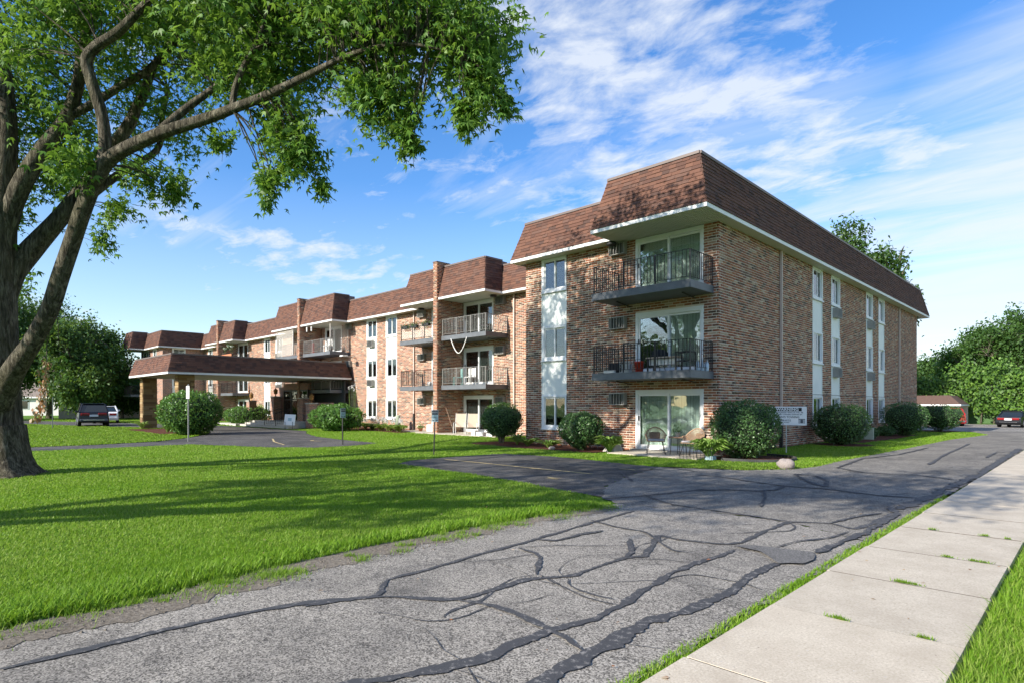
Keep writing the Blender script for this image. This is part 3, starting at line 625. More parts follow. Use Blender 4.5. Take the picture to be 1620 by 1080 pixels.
def wall(name, o, u, nrm, L, z0, z1, openings, thick=0.28, bricks=True):
    """o: corner on the ground, u: direction along, nrm: outward; openings (a,b,za,zb) along u"""
    o = Vector(o); u = Vector(u); nrm = Vector(nrm)
    ed = sorted({0.0, L, *[q[0] for q in openings], *[q[1] for q in openings]})
    m = MB()
    mat = Matrix(((u.x, -nrm.x, 0, o.x), (u.y, -nrm.y, 0, o.y), (0, 0, 1, 0), (0, 0, 0, 1)))
    rec = 0.0025
    for a, b in zip(ed[:-1], ed[1:]):
        if b - a < 1e-4: continue
        ops = sorted([(q[2], q[3]) for q in openings if q[0] <= a + 1e-4 and q[1] >= b - 1e-4])
        z = z0
        for za, zb in ops + [(z1, z1)]:
            if za > z + 1e-4: m.box(a, b, rec, thick, z, za, mat, 0)
            z = max(z, zb)
    w = m.build(name, M['mortar'] if bricks else M['brick_far'], B)
    if not bricks: return w
    rows = int((z1 - z0) / PIT_H)
    c_list = []
    for i in range(rows):
        za = z0 + i * PIT_H + 0.006; zb = za + BR_H
        cut = sorted([(q[0], q[1]) for q in openings if q[2] < zb - 0.01 and q[3] > za + 0.01])
        free = []; x = 0.0
        for a, b in cut + [(L, L)]:
            if a > x + 0.03: free.append((x, a))
            x = max(x, b)
        off = (PIT_L / 2 if i % 2 else 0.0)
        for a, b in free:
            k0 = math.floor((a - off) / PIT_L); k1 = math.ceil((b - off) / PIT_L)
            for k in range(k0, k1 + 1):
                s = max(a, off + k * PIT_L + 0.006); e = min(b, off + k * PIT_L + 0.006 + BR_L)
                if e - s > 0.035: c_list.append((s, e, za, zb))
    if not c_list: return w
    A = np.array(c_list)
    mid = np.array(o)[None, :2] + np.outer((A[:, 0] + A[:, 1]) / 2, np.array(u)[:2])
    NEARB.append((w, o, u, nrm, A, mid)); return w

gw = [(26.70 - YF, 27.95 - YF), (29.15 - YF, 30.38 - YF), (34.78 - YF, 36.0 - YF), (37.22 - YF, 38.42 - YF)]
gopen = [(a, b, SILL[0], ZT) for a, b in gw]
w_gable = wall('brick_wall', (XG, YF, 0), (0, 1, 0), (1, 0, 0), 46.8 - YF, 0, ZT, gopen)
fx0 = -16.9
DOORS = [(-11.62, -9.07)]
fopen = [(-16.03 - fx0, -14.74 - fx0, SILL[0], ZT)] + [(-11.62 - fx0, -9.07 - fx0, z, zt) for z, zt in ((0.07, 2.12), (2.72, 4.79), (5.42, ZT))]
w_front = wall('brick_wall', (fx0, YF, 0), (1, 0, 0), (0, -1, 0), XG - 0.0 - fx0, 0, ZT, fopen)
mx0 = XW
MW = [(-33.85, -32.60), (-36.22, -34.95), (-53.05, -51.8), (-50.65, -49.4), (-66.9, -65.65)]
mdoors = [(-25.98, -23.51), (-28.93, -26.46), (-42.06, -39.6), (-45.95, -43.5), (-59.0, -56.6), (-62.4, -60.0)]
mopen = [(a - mx0, b - mx0, SILL[0], ZT) for a, b in MW]
for a, b in mdoors:
    for z, zt in ((0.07, 2.12), (2.72, 4.79), (5.42, ZT)):
        if -46 < a < -39 and z < 1: continue
        mopen.append((a - mx0, b - mx0, z, zt))
w_main = wall('brick_wall', (mx0, YM, 0), (1, 0, 0), (0, -1, 0), fx0 - mx0, 0, ZT, mopen)
w_left = wall('brick_wall', (fx0, YM, 0), (0, -1, 0), (-1, 0, 0), YM - YF, 0, ZT, [])
fw_open = [(0.9, 2.1, SILL[0], ZT)]
w_far = wall('brick_wall', (XW, YW, 0), (0, 1, 0), (1, 0, 0), YM - YW, 0, ZT, fw_open, bricks=False)
w_far2 = wall('brick_wall', (-76.0, YW, 0), (1, 0, 0), (0, -1, 0), 7.9, 0, ZT, [(4.6, 5.8, SILL[0], ZT), (0.8, 3.0, 0.07, 2.1), (0.8, 3.0, 2.72, 4.79), (0.8, 3.0, 5.42, ZT)], bricks=False)
m = MB(); m.box(-76.0, -75.7, YW + 0.3, 40, 0, ZT); m.box(-76, -17.5, 39.7, 40, 0, ZT); m.box(-17.0, -16.7, 40.0, 46.8, 0, ZT); m.box(-16.9, XG - 0.3, 46.5, 46.8, 0, ZT)
m.build('rear_wall', M['brick_far'], B)
# dark rooms behind the windows, and floors between the storeys
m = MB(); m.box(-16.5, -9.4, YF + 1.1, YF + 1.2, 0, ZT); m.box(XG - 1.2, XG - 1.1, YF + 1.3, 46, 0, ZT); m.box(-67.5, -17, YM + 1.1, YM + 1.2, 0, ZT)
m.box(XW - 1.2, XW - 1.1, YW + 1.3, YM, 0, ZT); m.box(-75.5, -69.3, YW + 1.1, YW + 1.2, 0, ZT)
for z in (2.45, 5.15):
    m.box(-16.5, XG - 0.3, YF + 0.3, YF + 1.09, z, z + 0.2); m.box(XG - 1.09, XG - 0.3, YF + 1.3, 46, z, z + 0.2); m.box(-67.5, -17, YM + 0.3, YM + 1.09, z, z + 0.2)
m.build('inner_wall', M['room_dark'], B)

# bricks: the 300 that show largest one by one, the rest joined to their wall
def place_bricks():
    key = []
    for wi, (w, o, u, nrm, A, mid) in enumerate(NEARB):
        d = mid - CAMP[:2]; dist = np.linalg.norm(d, axis=1)
        face = np.abs((d @ np.array(nrm)[:2]) / dist)
        zc = (A[:, 2] + A[:, 3]) / 2
        full = (A[:, 1] - A[:, 0]) > BR_L - 0.004
        vis = (-(d @ np.array(nrm)[:2]) > 0)
        s = face * full * vis / dist ** 2
        # what bushes or chairs stand in front of is not picked
        s = np.where(zc < 1.9, s * 0.25, s)
        key += [(s[i], wi, i) for i in np.argsort(-s)[:400]]
    key.sort(reverse=True); pick = {}
    for s, wi, i in key[:300]: pick.setdefault(wi, set()).add(i)
    mb = MB(); mb.box(-BR_L / 2, BR_L / 2, 0, BR_D, 0, BR_H); me = None
    for wi, (w, o, u, nrm, A, mid) in enumerate(NEARB):
        sel = pick.get(wi, set()); ang = math.atan2(u.y, u.x)
        pr = rng.uniform(-0.0012, 0.003, len(A))
        for i in sel:
            s, e, za, zb = A[i]
            if me is None:
                ob = mb.build('brick', M['brick'], w, local=True, bevel=0); me = ob.data
                for a in list(me.attributes):
                    if a.name == 'rnd': me.attributes.remove(a)
            else: ob = link(bpy.data.objects.new('brick', me)); ob.parent = w
            c = o + u * ((s + e) / 2) + nrm * (0.0025 + pr[i])
            ob.location = c + Vector((0, 0, za)) - ORG[w.name]; ob.rotation_euler = (0, 0, ang)
        rest = np.array([i for i in range(len(A)) if i not in sel]); Q = A[rest]; n = len(Q)
        fr = 0.0025 + pr[rest]; bk = fr - BR_D
        ua = np.array(u)[:2]; na = np.array(nrm)[:2]; oa = np.array(o)[:2]
        def pt(x, dd, z): 
            xy = oa[None] + x[:, None] * ua[None] + dd[:, None] * na[None]; return np.concatenate([xy, z[:, None]], 1)
        jz = rng.uniform(-0.002, 0.002, n); z0 = Q[:, 2] + jz; z1 = Q[:, 3] + jz
        V = np.stack([pt(Q[:, 0], fr, z0), pt(Q[:, 1], fr, z0), pt(Q[:, 1], fr, z1), pt(Q[:, 0], fr, z1),
                      pt(Q[:, 0], bk, z0), pt(Q[:, 1], bk, z0), pt(Q[:, 1], bk, z1), pt(Q[:, 0], bk, z1)], 1)
        f = np.array([(0, 1, 2, 3), (0, 4, 5, 1), (1, 5, 6, 2), (2, 6, 7, 3), (3, 7, 4, 0)])
        F = (np.arange(n)[:, None, None] * 8 + f[None]).reshape(-1, 4)
        from_np('brickwork', V.reshape(-1, 3), F, M['brick'], w, rnd_v=np.repeat(rng.random(n), 8), kind='stuff')
place_bricks()

# mansard roof round the eaves
EAVE = [(-8.143, 48.44), (-8.143, 16.374), (-12.35, 16.374), (-12.35, 17.506), (-17.28, 17.506), (-17.28, 21.95), (-22.3, 21.95), (-22.3, 20.72), (-29.68, 20.72), (-29.68, 21.95), (-37.9, 21.95), (-37.9, 20.78), (-47.6, 20.78),
        (-47.6, 21.95), (-56.0, 21.95), (-56.0, 20.85), (-63.0, 20.85), (-63.0, 21.95), (-67.55, 21.95), (-67.55, 17.95), (-72.6, 17.95), (-72.6, 16.6), (-76.3, 16.6), (-76.3, 40.5), (-17.3, 40.5), (-17.3, 48.44)]
SH = []
def offset(poly, t, closed=True):
    out = []; n = len(poly)
    for i in range(n):
        a = Vector(poly[i - 1]); b = Vector(poly[i]); c = Vector(poly[(i + 1) % n])
        d1 = (b - a).normalized(); d2 = (c - b).normalized()
        n1 = Vector((d1.y, -d1.x)); n2 = Vector((d2.y, -d2.x))          # inward = right of travel
        if abs(d1.cross(d2)) < 1e-6: out.append(b + n1 * t)
        else:
            k = (n1 + n2); k = k / (k.dot(n1)); out.append(b + k * t)
    return out
def mansard(eave, t, zb, zts, parent, exp=0.128, wtab=0.30, segs=None):
    top = offset(eave, t); n = len(eave)
    zlow = min(zts) if isinstance(zts, list) else zts
    deck = MB(); cope = MB(); fas = MB(); ridge = MB()
    for i in range(n):
        j = (i + 1) % n; zt = zts[i] if isinstance(zts, list) else zts
        E0 = Vector((*eave[i], zb)); E1 = Vector((*eave[j], zb)); T0 = Vector((*top[i], zt)); T1 = Vector((*top[j], zt))
        d = (E1 - E0).normalized(); out = Vector((-d.y, d.x, 0)); slope = ((T0 + T1) - (E0 + E1)).normalized()
        slope = (slope - d * slope.dot(d)).normalized(); nn = d.cross(slope).normalized()
        if nn.dot(out) < 0: nn = -nn
        deck.add([E0 - nn * 0.004, E1 - nn * 0.004, T1 - nn * 0.004, T0 - nn * 0.004], [(0, 1, 2, 3)])
        o2 = out * 0.030
        fas.bar(E0 + Vector((0, 0, -0.062)) - out * 0.018, E1 + Vector((0, 0, -0.062)) - out * 0.018, 0.034, 0.118)
        cope.bar((T0 + T1) / 2 + (T0 - T1) / 2 * 1.0 + Vector((0, 0, 0.02)), T1 + Vector((0, 0, 0.02)), 0.10, 0.085)
        if segs is not None and i not in segs: continue
        Lh = (T0 - E0).dot(slope); rows = int(Lh / exp)
        e2 = Lh / rows
        s0 = (T0 - E0).dot(d); s1 = (T1 - E1).dot(d); L = (E1 - E0).length
        for rr in range(rows):
            v0 = rr * e2; v1 = v0 + e2 + 0.03 if rr < rows - 1 else Lh
            a = v0 / Lh * s0; b = L + v0 / Lh * s1; a2 = min(1, v1 / Lh) * s0; b2 = L + min(1, v1 / Lh) * s1
            x = a + (0 if rr % 2 else -wtab * 0.5) - random.uniform(0, 0.1)
            while x < b - 0.01:
                w = wtab * random.uniform(0.72, 1.25); xa = max(x, a); xb = min(x + w, b)
                if xb - xa > 0.04:
                    la = max(xa, a2) if xa <= a + 1e-6 or xa < a2 else xa; lb = min(xb, b2)
                    if xa > a + 1e-6 and xa >= a2: la = xa
                    if lb - la > 0.01:
                        lift = 0.018 + random.uniform(0, 0.014)
                        dn = random.uniform(0, 0.018) if rr else 0.0
                        p = [E0 + d * (xa + .0015) + slope * (v0 - dn), E0 + d * (xb - .0015) + slope * (v0 - dn), E0 + d * (lb - .0015) + slope * v1, E0 + d * (la + .0015) + slope * v1]
                        SH.append((parent, p, nn, lift))
                x += w
    deck.add([(*p, zlow - 0.01) for p in top], [tuple(range(n))])
    deck.build('roof_deck', M['drip_edge'], parent); cope.build('coping', M['drip_edge'], parent); fas.build('fascia', M['fascia_white'], parent)
roof = MB().box(-40, -39.9, 30, 30.1, 7.6, 7.7).build('mansard_roof', M['drip_edge'], B)
LOW_, HI_ = 8.97, 9.24
HEIGHTS = [9.19, 9.19, 9.19, LOW_, LOW_, LOW_, HI_, HI_, HI_, LOW_, HI_ + .12, HI_ + .12, HI_ + .12, LOW_, HI_, HI_, HI_, LOW_, LOW_ + .1, LOW_ + .1, HI_, HI_, LOW_, LOW_, LOW_, 9.19]
mansard(EAVE, 0.43, 7.505, HEIGHTS, roof, segs=set(range(0, 22)))
m = MB()
for x0, x1, y0, zt in ((-11.92, -8.57, 16.81, 9.19), (-29.25, -22.73, 21.16, HI_), (-47.17, -38.33, 21.22, HI_ + .12), (-62.57, -56.43, 21.29, HI_), (-75.8, -73.0, 17.05, HI_)): m.box(x0, x1, y0, y0 + 1.6, 8.9, zt - 0.012)
m.build('roof_deck', M['drip_edge'], roof, kind='stuff')

def place_shingles():
    data = []
    for k, (par, p, nn, lift) in enumerate(SH):
        c = (p[0] + p[1] + p[2] + p[3]) / 4; v = c - Vector(CAMP); ds = v.length
        ar = (p[1] - p[0]).length * (p[3] - p[0]).length
        s = max(0.0, -(v.normalized()).dot(nn)) * ar / ds ** 2
        data.append((s, k))
    data.sort(reverse=True); single = {k for s, k in data[:300]}
    joined = {}
    for k, (par, p, nn, lift) in enumerate(SH):
        a = nn * lift; b = nn * 0.002
        vs = [p[0] + a, p[1] + a, p[2] + b, p[3] + b, p[0], p[1]]
        fs = [(0, 1, 2, 3), (4, 5, 1, 0), (4, 0, 3), (5, 2, 1)]
        if k in single: MB().add(vs, fs).build('shingle', M['shingle'], par)
        else: joined.setdefault(par.name, (par, MB()))[1].add(vs, fs)
    for par, mb in joined.values(): mb.build('shingles', M['shingle'], par, kind='stuff')

# soffits: ribbed cream panels under the near eaves, plain ones further off
def soffit(x0, x1, y0, y1, ribs, along='x'):
    m = MB(); z = 7.395
    if ribs:
        k = int(((x1 - x0) if along == 'x' else (y1 - y0)) / 0.1)
        for i in range(k):
            if along == 'x':
                a = x0 + (x1 - x0) * i / k; b = x0 + (x1 - x0) * (i + 1) / k; m.box(a + 0.012, b - 0.012, y0, y1, z, z + 0.02)
            else:
                a = y0 + (y1 - y0) * i / k; b = y0 + (y1 - y0) * (i + 1) / k; m.box(x0, x1, a + 0.006, b - 0.006, z, z + 0.02)
        m.box(x0, x1, y0, y1, z + 0.018, z + 0.03)
    else: m.box(x0, x1, y0, y1, z, z + 0.03)
    return m.build('soffit', M['soffit_cream'], B, kind='stuff' if ribs else None)
soffit(-12.31, -8.18, 16.41, YF - 0.004, True)
m = MB(); y = YF
while y < 48.4:
    m.box(XG + 0.004, -8.18, y + 0.006, min(y + 3.0, 48.4) - 0.006, 7.395, 7.42); y += 3.0
m.build('soffit', M['soffit_cream'], B)
for a, b, c, d in [(-17.24, -12.36, 17.54, YF - .004), (-22.28, -16.92, 21.98, YM - .004), (-29.64, -22.34, 20.76, YM - .004), (-37.88, -29.7, 21.98, YM - .004), (-47.56, -37.94, 20.82, YM - .004), (-55.98, -47.62, 21.98, YM - .004), (-62.96, -56.04, 20.89, YM - .004), (-67.58, -63.02, 21.98, YM - .004),
                   (-72.6, -67.6, 17.99, YW - .004), (-76.2, -72.65, 16.64, YW - .004), (-68.08, -67.58, 18.0, 21.97)]: soffit(a, b, c, d, False)

# ---- windows
def window_proto(w, h, blind_frac=1.0, swap=False):
    r = thing('window', None, None); fr = MB(); t = 0.075
    fr.box(-w / 2, -w / 2 + t + 0.05, -0.02, 0.13, 0, h); fr.box(w / 2 - t, w / 2, -0.02, 0.13, 0, h)
    fr.box(-w / 2 + t + 0.05, w / 2 - t, -0.018, 0.13, h - t, h); fr.box(-w / 2 + t + 0.05, w / 2 - t, -0.018, 0.13, 0, t + 0.03)
    f = fr.build('frame', M['white_frame'], None, bevel=0.006)
    a = -w / 2 + t + 0.05; b = w / 2 - t; c = (a + b) / 2; s = 0.05; z0 = t + 0.03; z1 = h - t
    r2 = []
    for (p, q, y) in ((a, c + 0.02, 0.02), (c - 0.02, b, 0.055)):
        sm = MB(); sm.box(p, p + s, y, y + 0.03, z0, z1); sm.box(q - s, q, y, y + 0.03, z0, z1); sm.box(p + s, q - s, y, y + 0.03, z1 - s, z1); sm.box(p + s, q - s, y, y + 0.03, z0, z0 + s)
        so = sm.build('sash', M['white_frame'], None); po = MB().box(p + s, q - s, y + 0.012, y + 0.018, z0 + s, z1 - s).build('pane', M['window_glass'], None)
        r2 += [so, po]
    si = MB().box(-w / 2 - 0.02, w / 2 + 0.02, -0.06, 0.0, -0.035, 0.0).build('sill', M['white_frame'], None)
    bl = MB(); n = 7; xa, xb = (a + 0.03, a + (b - a) * blind_frac)
    if swap: xa, xb = a + (b - a) * (1 - blind_frac), b - 0.03
    k = max(1, int((xb - xa) / 0.085))
    for i in range(k):
        x = xa + (xb - xa) * (i + 0.5) / k; bl.cbox((x, 0.13 + 0.015 * (i % 2), h / 2), (0.088, 0.006, h - 0.2), Matrix.Rotation(R(22), 3, 'Z'))
    bo = bl.build('blind', M['blind'], None)
    # the frame itself is the window part; everything else hangs under it
    bpy.data.objects.remove(r)
    f.name = 'window'
    for o in r2 + [si, bo]: o.parent = f
    return f
def place(proto, first, loc, rz=0.0):
    o = proto if first else copy_tree(proto)
    o.parent = B; o.location = Vector(loc) - ORG[B.name]; o.rotation_euler = (0, 0, rz); ORG[o.name] = Vector(loc)
    return o
wp = [window_proto(1.28, 1.33, f, s) for f, s in ((0.55, False), (0.48, False), (0.95, False), (0.5, True))]
used = [False] * 4
def put_win(x, y, z, rz):
    i = random.randrange(4); place(wp[i], not used[i], (x, y, z), rz); used[i] = True
def panel(a, b, z0, z1, axis):
    m = MB()
    if axis == 'x': m.box(a + 0.03, b - 0.03, PY + 0.02, PY + 0.06, z0, z1); m.box(a, a + 0.03, PY - 0.004, PY + 0.08, z0, z1); m.box(b - 0.03, b, PY - 0.004, PY + 0.08, z0, z1)
    else: m.box(PX - 0.06, PX - 0.02, a + 0.03, b - 0.03, z0, z1); m.box(PX - 0.08, PX + 0.004, a, a + 0.03, z0, z1); m.box(PX - 0.08, PX + 0.004, b - 0.03, b, z0, z1)
    m.build('spandrel_panel', M['spandrel'], B)
def column(a, b, axis):
    c = (a + b) / 2
    for k in range(3):
        if axis == 'x': put_win(c, PY, SILL[k], 0.0)
        else: put_win(PX, c, SILL[k], R(90))
    for k in range(2): panel(a, b, HEAD[k] + 0.003, SILL[k + 1] - 0.038, axis)
PY = YF; column(-16.03, -14.74, 'x')
PX = XG
for a, b in gw: column(a + YF, b + YF, 'y')
PY = YM
for a, b in MW: column(a, b, 'x')
PX = XW; column(YW + 0.9, YW + 2.1, 'y'); PY = YW; column(-71.4, -70.2, 'x')

# ---- sliding glass doors
def door_proto(w, h, dark=0.5):
    f = MB(); t = 0.10
    f.box(-w / 2, -w / 2 + t, -0.015, 0.14, 0, h); f.box(w / 2 - t, w / 2, -0.015, 0.14, 0, h); f.box(-w / 2 + t, w / 2 - t, -0.012, 0.14, h - t - 0.04, h); f.box(-w / 2 + t, w / 2 - t, -0.012, 0.14, 0, 0.07)
    fo = f.build('sliding_door', M['white_frame'], None, bevel=0.006); a = -w / 2 + t; b = w / 2 - t; s = 0.07; z0 = 0.07; z1 = h - t - 0.04
    kids = []
    for (p, q, y) in ((a, 0.03, 0.02), (-0.03, b, 0.065)):
        sm = MB(); sm.box(p, p + s, y, y + 0.04, z0, z1); sm.box(q - s, q, y, y + 0.04, z0, z1); sm.box(p + s, q - s, y, y + 0.04, z1 - s, z1); sm.box(p + s, q - s, y, y + 0.04, z0, z0 + s + 0.02)
        kids.append(sm.build('door_frame', M['white_frame'], None))
        kids.append(MB().box(p + s, q - s, y + 0.015, y + 0.022, z0 + s + 0.02, z1 - s).build('pane', M['window_glass'], None))
    kids.append(MB().box(a + 0.02, a + 0.045, -0.03, 0.02, h * 0.48, h * 0.56).build('handle', M['iron'], None))
    bl = MB(); x0, x1 = (a + 0.05 + (b - a) * dark, b - 0.03); k = int((x1 - x0) / 0.1)
    for i in range(k):
        bl.cbox((x0 + (x1 - x0) * (i + .5) / k, 0.15 + 0.012 * math.sin(i * 2.1), h / 2), (0.092, 0.006, h - 0.25), Matrix.Rotation(R(16 + 7 * math.sin(i * 1.7)), 3, 'Z'))
    kids.append(bl.build('blind', M['blind'], None))
    for o in kids: o.parent = fo
    return fo
dp = {}
def put_door(c, y, z, h, w, dark):
    k = (round(h, 2), round(w, 2), dark)
    if k in dp: place(dp[k], False, (c, y, z))
    else: dp[k] = door_proto(w, h, dark); place(dp[k], True, (c, y, z))
LV = ((0.07, 2.05), (2.72, 2.07), (5.42, 1.965))
for (z, h), dk in zip(LV, (0.0, 0.42, 0.0)): put_door(-10.345, YF, z, h, 2.55, dk)
for a, b in mdoors:
    for i, (z, h) in enumerate(LV):
        if -46 < a < -39 and i == 0: continue
        put_door((a + b) / 2, YM, z, h, b - a, (0.0, 0.0, 0.5)[(i + int(-a)) % 3])
m = MB(); m.box(-11.75, -8.95, YF - 0.14, YF - 0.003, -0.02, 0.06); m.build('door_step', M['cap_stone'], B)
for x in (-75.2 + 1.1,):
    for z, h in LV: put_door(x, YW, z, h, 2.2, 0.0)

# ---- through-wall air conditioners: a case and a dark grille with bars
def ac_proto(w=0.66, h=0.42, d=0.20):
    c = MB(); t = 0.025
    c.box(-w / 2, w / 2, -0.02, 0.1, 0, h); c.box(-w / 2, -w / 2 + t, -d, -0.02, 0, h); c.box(w / 2 - t, w / 2, -d, -0.02, 0, h); c.box(-w / 2 + t, w / 2 - t, -d, -0.02, h - t, h); c.box(-w / 2 + t, w / 2 - t, -d, -0.02, 0, t)
    o = c.build('air_conditioner', M['ac_case'], None)
    g = MB().box(-w / 2 + t, w / 2 - t, -d * 0.6, -0.021, t, h - t).build('grille', M['ac_dark'], None); g.parent = o
    b = MB()
    for i in range(5): x = -w / 2 + t + (w - 2 * t) * (i + .5) / 5; b.box(x - 0.009, x + 0.009, -d - 0.004, -d * 0.6 - .001, t, h - t)
    bo = b.build('grille_bars', M['ac_case'], None); bo.parent = o
    return o
acp = ac_proto(); acu = [False]
def put_ac(x, y, z, rz=0.0): place(acp, not acu[0], (x, y, z), rz); acu[0] = True
for z in (1.60, 4.30, 6.95): put_ac(-12.30, YF, z)
for x, ys in ((-23.2 + 0.3, YM), (-29.85, YM), (-38.5, YM)):
    for z in (1.60, 4.30, 6.95):
        if x == -38.5 and z < 2: continue
        put_ac(x, ys, z)
for y in ((29.15 + 30.38) / 2, (34.78 + 36.0) / 2):
    for z in (2.85, 5.52): put_ac(XG, y, z, R(90))
for x in (-35.58, -50.0):
    for z in (2.85, 5.52): put_ac(x, YM, z)
# soffit lamps beside the air conditioners
for x, y in ((-12.45, 17.75), (-29.2, 21.9), (-22.9, 21.9)):
    l = MB().lathe((x, y, 7.26), [(0.02, 0.13), (0.17, 0.12), (0.19, 0.06), (0.15, 0.02), (0.04, 0.0)], 16).build('soffit_lamp', M['ac_dark'], B, smooth=True)

# ---- downspouts
for (x, y, ax) in ((XG + 0.055, 23.1, 0), (XG + 0.055, 41.75, 0), (-21.9, YM - 0.055, 1), (-30.68, YM - 0.055, 1)):
    m = MB(); m.box(x - 0.04, x + 0.04, y - 0.04, y + 0.04, 0.12, 7.39)
    for z in (1.2, 3.8, 6.4): m.box(x - 0.055, x + 0.055, y - 0.055, y + 0.055, z, z + 0.04)
    m.build('downspout', M['pipe'], B)
    MB().box(x - 0.055, x + 0.055, y - 0.055, y + 0.055, 0.0, 1.05).build('downspout_boot', M['iron'], B)
# pale cable run low on the near gable side
MB().tube([(XG + 0.02, 19.0, 2.05), (XG + 0.02, 46.5, 2.02)], 0.012, 5).build('cable', M['railing_light'], B)

# ---- balconies: slab, iron railing with posts, pickets and small squares
def balcony(x0, x1, y0, y1, z, slab_mat, rail_mat, deco=False, sides=(True, True), lattice=False):
    s = MB(); s.box(x0, x1, y0, y1 - 0.003, z, z + 0.235)
    o = s.build('balcony', M[slab_mat], B, bevel=0.004)
    lip = MB(); lip.box(x0 - 0.004, x1 + 0.004, y0 - 0.006, y0, z + 0.205, z + 0.24); lip.build('slab_trim', M[slab_mat], o)
    tp = z + 1.16; bt = z + 0.335; yr = y0 + 0.06; rail = MB(); pk = MB(); posts = []
    runs = [((x0 + 0.05, yr), (x1 - 0.05, yr))]
    if sides[0]: runs.append(((x0 + 0.05, yr), (x0 + 0.05, y1)))
    if sides[1]: runs.append(((x1 - 0.05, yr), (x1 - 0.05, y1)))
    for (a, b) in runs:
        A = Vector((*a, 0)); Bv = Vector((*b, 0)); L = (Bv - A).length; d = (Bv - A).normalized()
        up = Vector((0, 0, 1))
        rail.bar(A + up * tp, Bv + up * tp, 0.034, 0.016); rail.bar(A + up * bt, Bv + up * bt, 0.022, 0.014)
        np_ = max(1, round(L / 1.2))
        for i in range(np_ + 1):
            p = A + d * (L * i / np_); posts.append((round(p.x, 3), round(p.y, 3))) if (round(p.x, 3), round(p.y, 3)) not in posts else None
        if lattice: continue
        k = round(L / 0.125)
        for i in range(1, k):
            p = A + d * (L * i / k)
            pk.box(p.x - 0.0085, p.x + 0.0085, p.y - 0.0085, p.y + 0.0085, bt, tp - 0.005)
            if i % 5 in (1, 3) and i < k - 1:
                q = A + d * (L * (i + 1) / k); zc = tp - (0.17 if i % 2 else 0.42)
                for zq in (zc, zc + 0.12): pk.bar(p + up * zq, q + up * zq, 0.012)
    rail.build('rail', M[rail_mat], o)
    for q in posts: MB().box(q[0] - 0.018, q[0] + 0.018, q[1] - 0.018, q[1] + 0.018, z + 0.235, tp).build('post', M[rail_mat], o)
    if pk.v: pk.build('pickets', M[rail_mat], o, kind='stuff')
    if lattice:
        l = MB(); zt = tp - 0.01; zb = bt + 0.01; H = zt - zb; x = x0 + 0.05 - H
        while x < x1 - 0.05:
            for sgn in (1, -1):
                p = [(x, zb), (x + H, zt)] if sgn == 1 else [(x, zt), (x + H, zb)]
                (xa, za), (xb, zb2) = p
                if xa < x0 + 0.05: t = (x0 + 0.05 - xa) / H; za = za + (zb2 - za) * t; xa = x0 + 0.05
                if xb > x1 - 0.05: t = (xb - (x1 - 0.05)) / (xb - xa); zb2 = zb2 - (zb2 - za) * t; xb = x1 - 0.05
                if xb - xa > 0.02: l.bar((xa, yr + 0.025 + 0.004 * sgn, za), (xb, yr + 0.025 + 0.004 * sgn, zb2), 0.006, 0.022)
            x += 0.15
        l.build('lattice', M['lattice_wood'], o, kind='stuff')
    br = MB()
    for x in ((x0 + 0.6), (x1 - 0.6)): br.bar((x, y1 - 0.02, z - 0.001 - 0.10), (x, y1 - 0.9, z - 0.012), 0.05, 0.02)
    br.build('bracket', M['iron'], o)
    return o
for z in (2.43, 5.13): balcony(-12.40, -8.73, 16.525, YF, z, 'slab_paint', 'iron', True)
for z in (2.43, 5.13):
    balcony(-26.03, -22.42, 20.9, YM, z, 'slab_paint', 'railing_light' if z < 4 else 'railing_light', sides=(False, True)); balcony(-29.97, -26.44, 20.9, YM, z, 'slab_paint', 'iron', sides=(True, False), lattice=z > 4)
    balcony(-42.55, -38.5, 20.95, YM, z, 'slab_paint', 'railing_light', sides=(False, True)); balcony(-47.1, -42.95, 20.95, YM, z, 'slab_paint', 'railing_light', sides=(True, False))
    balcony(-59.2, -56.3, 20.98, YM, z, 'slab_paint', 'iron', sides=(False, True)); balcony(-62.7, -59.6, 20.98, YM, z, 'slab_paint', 'iron', sides=(True, False))
    balcony(-75.8, -72.8, 16.75, YW, z, 'slab_paint', 'iron')

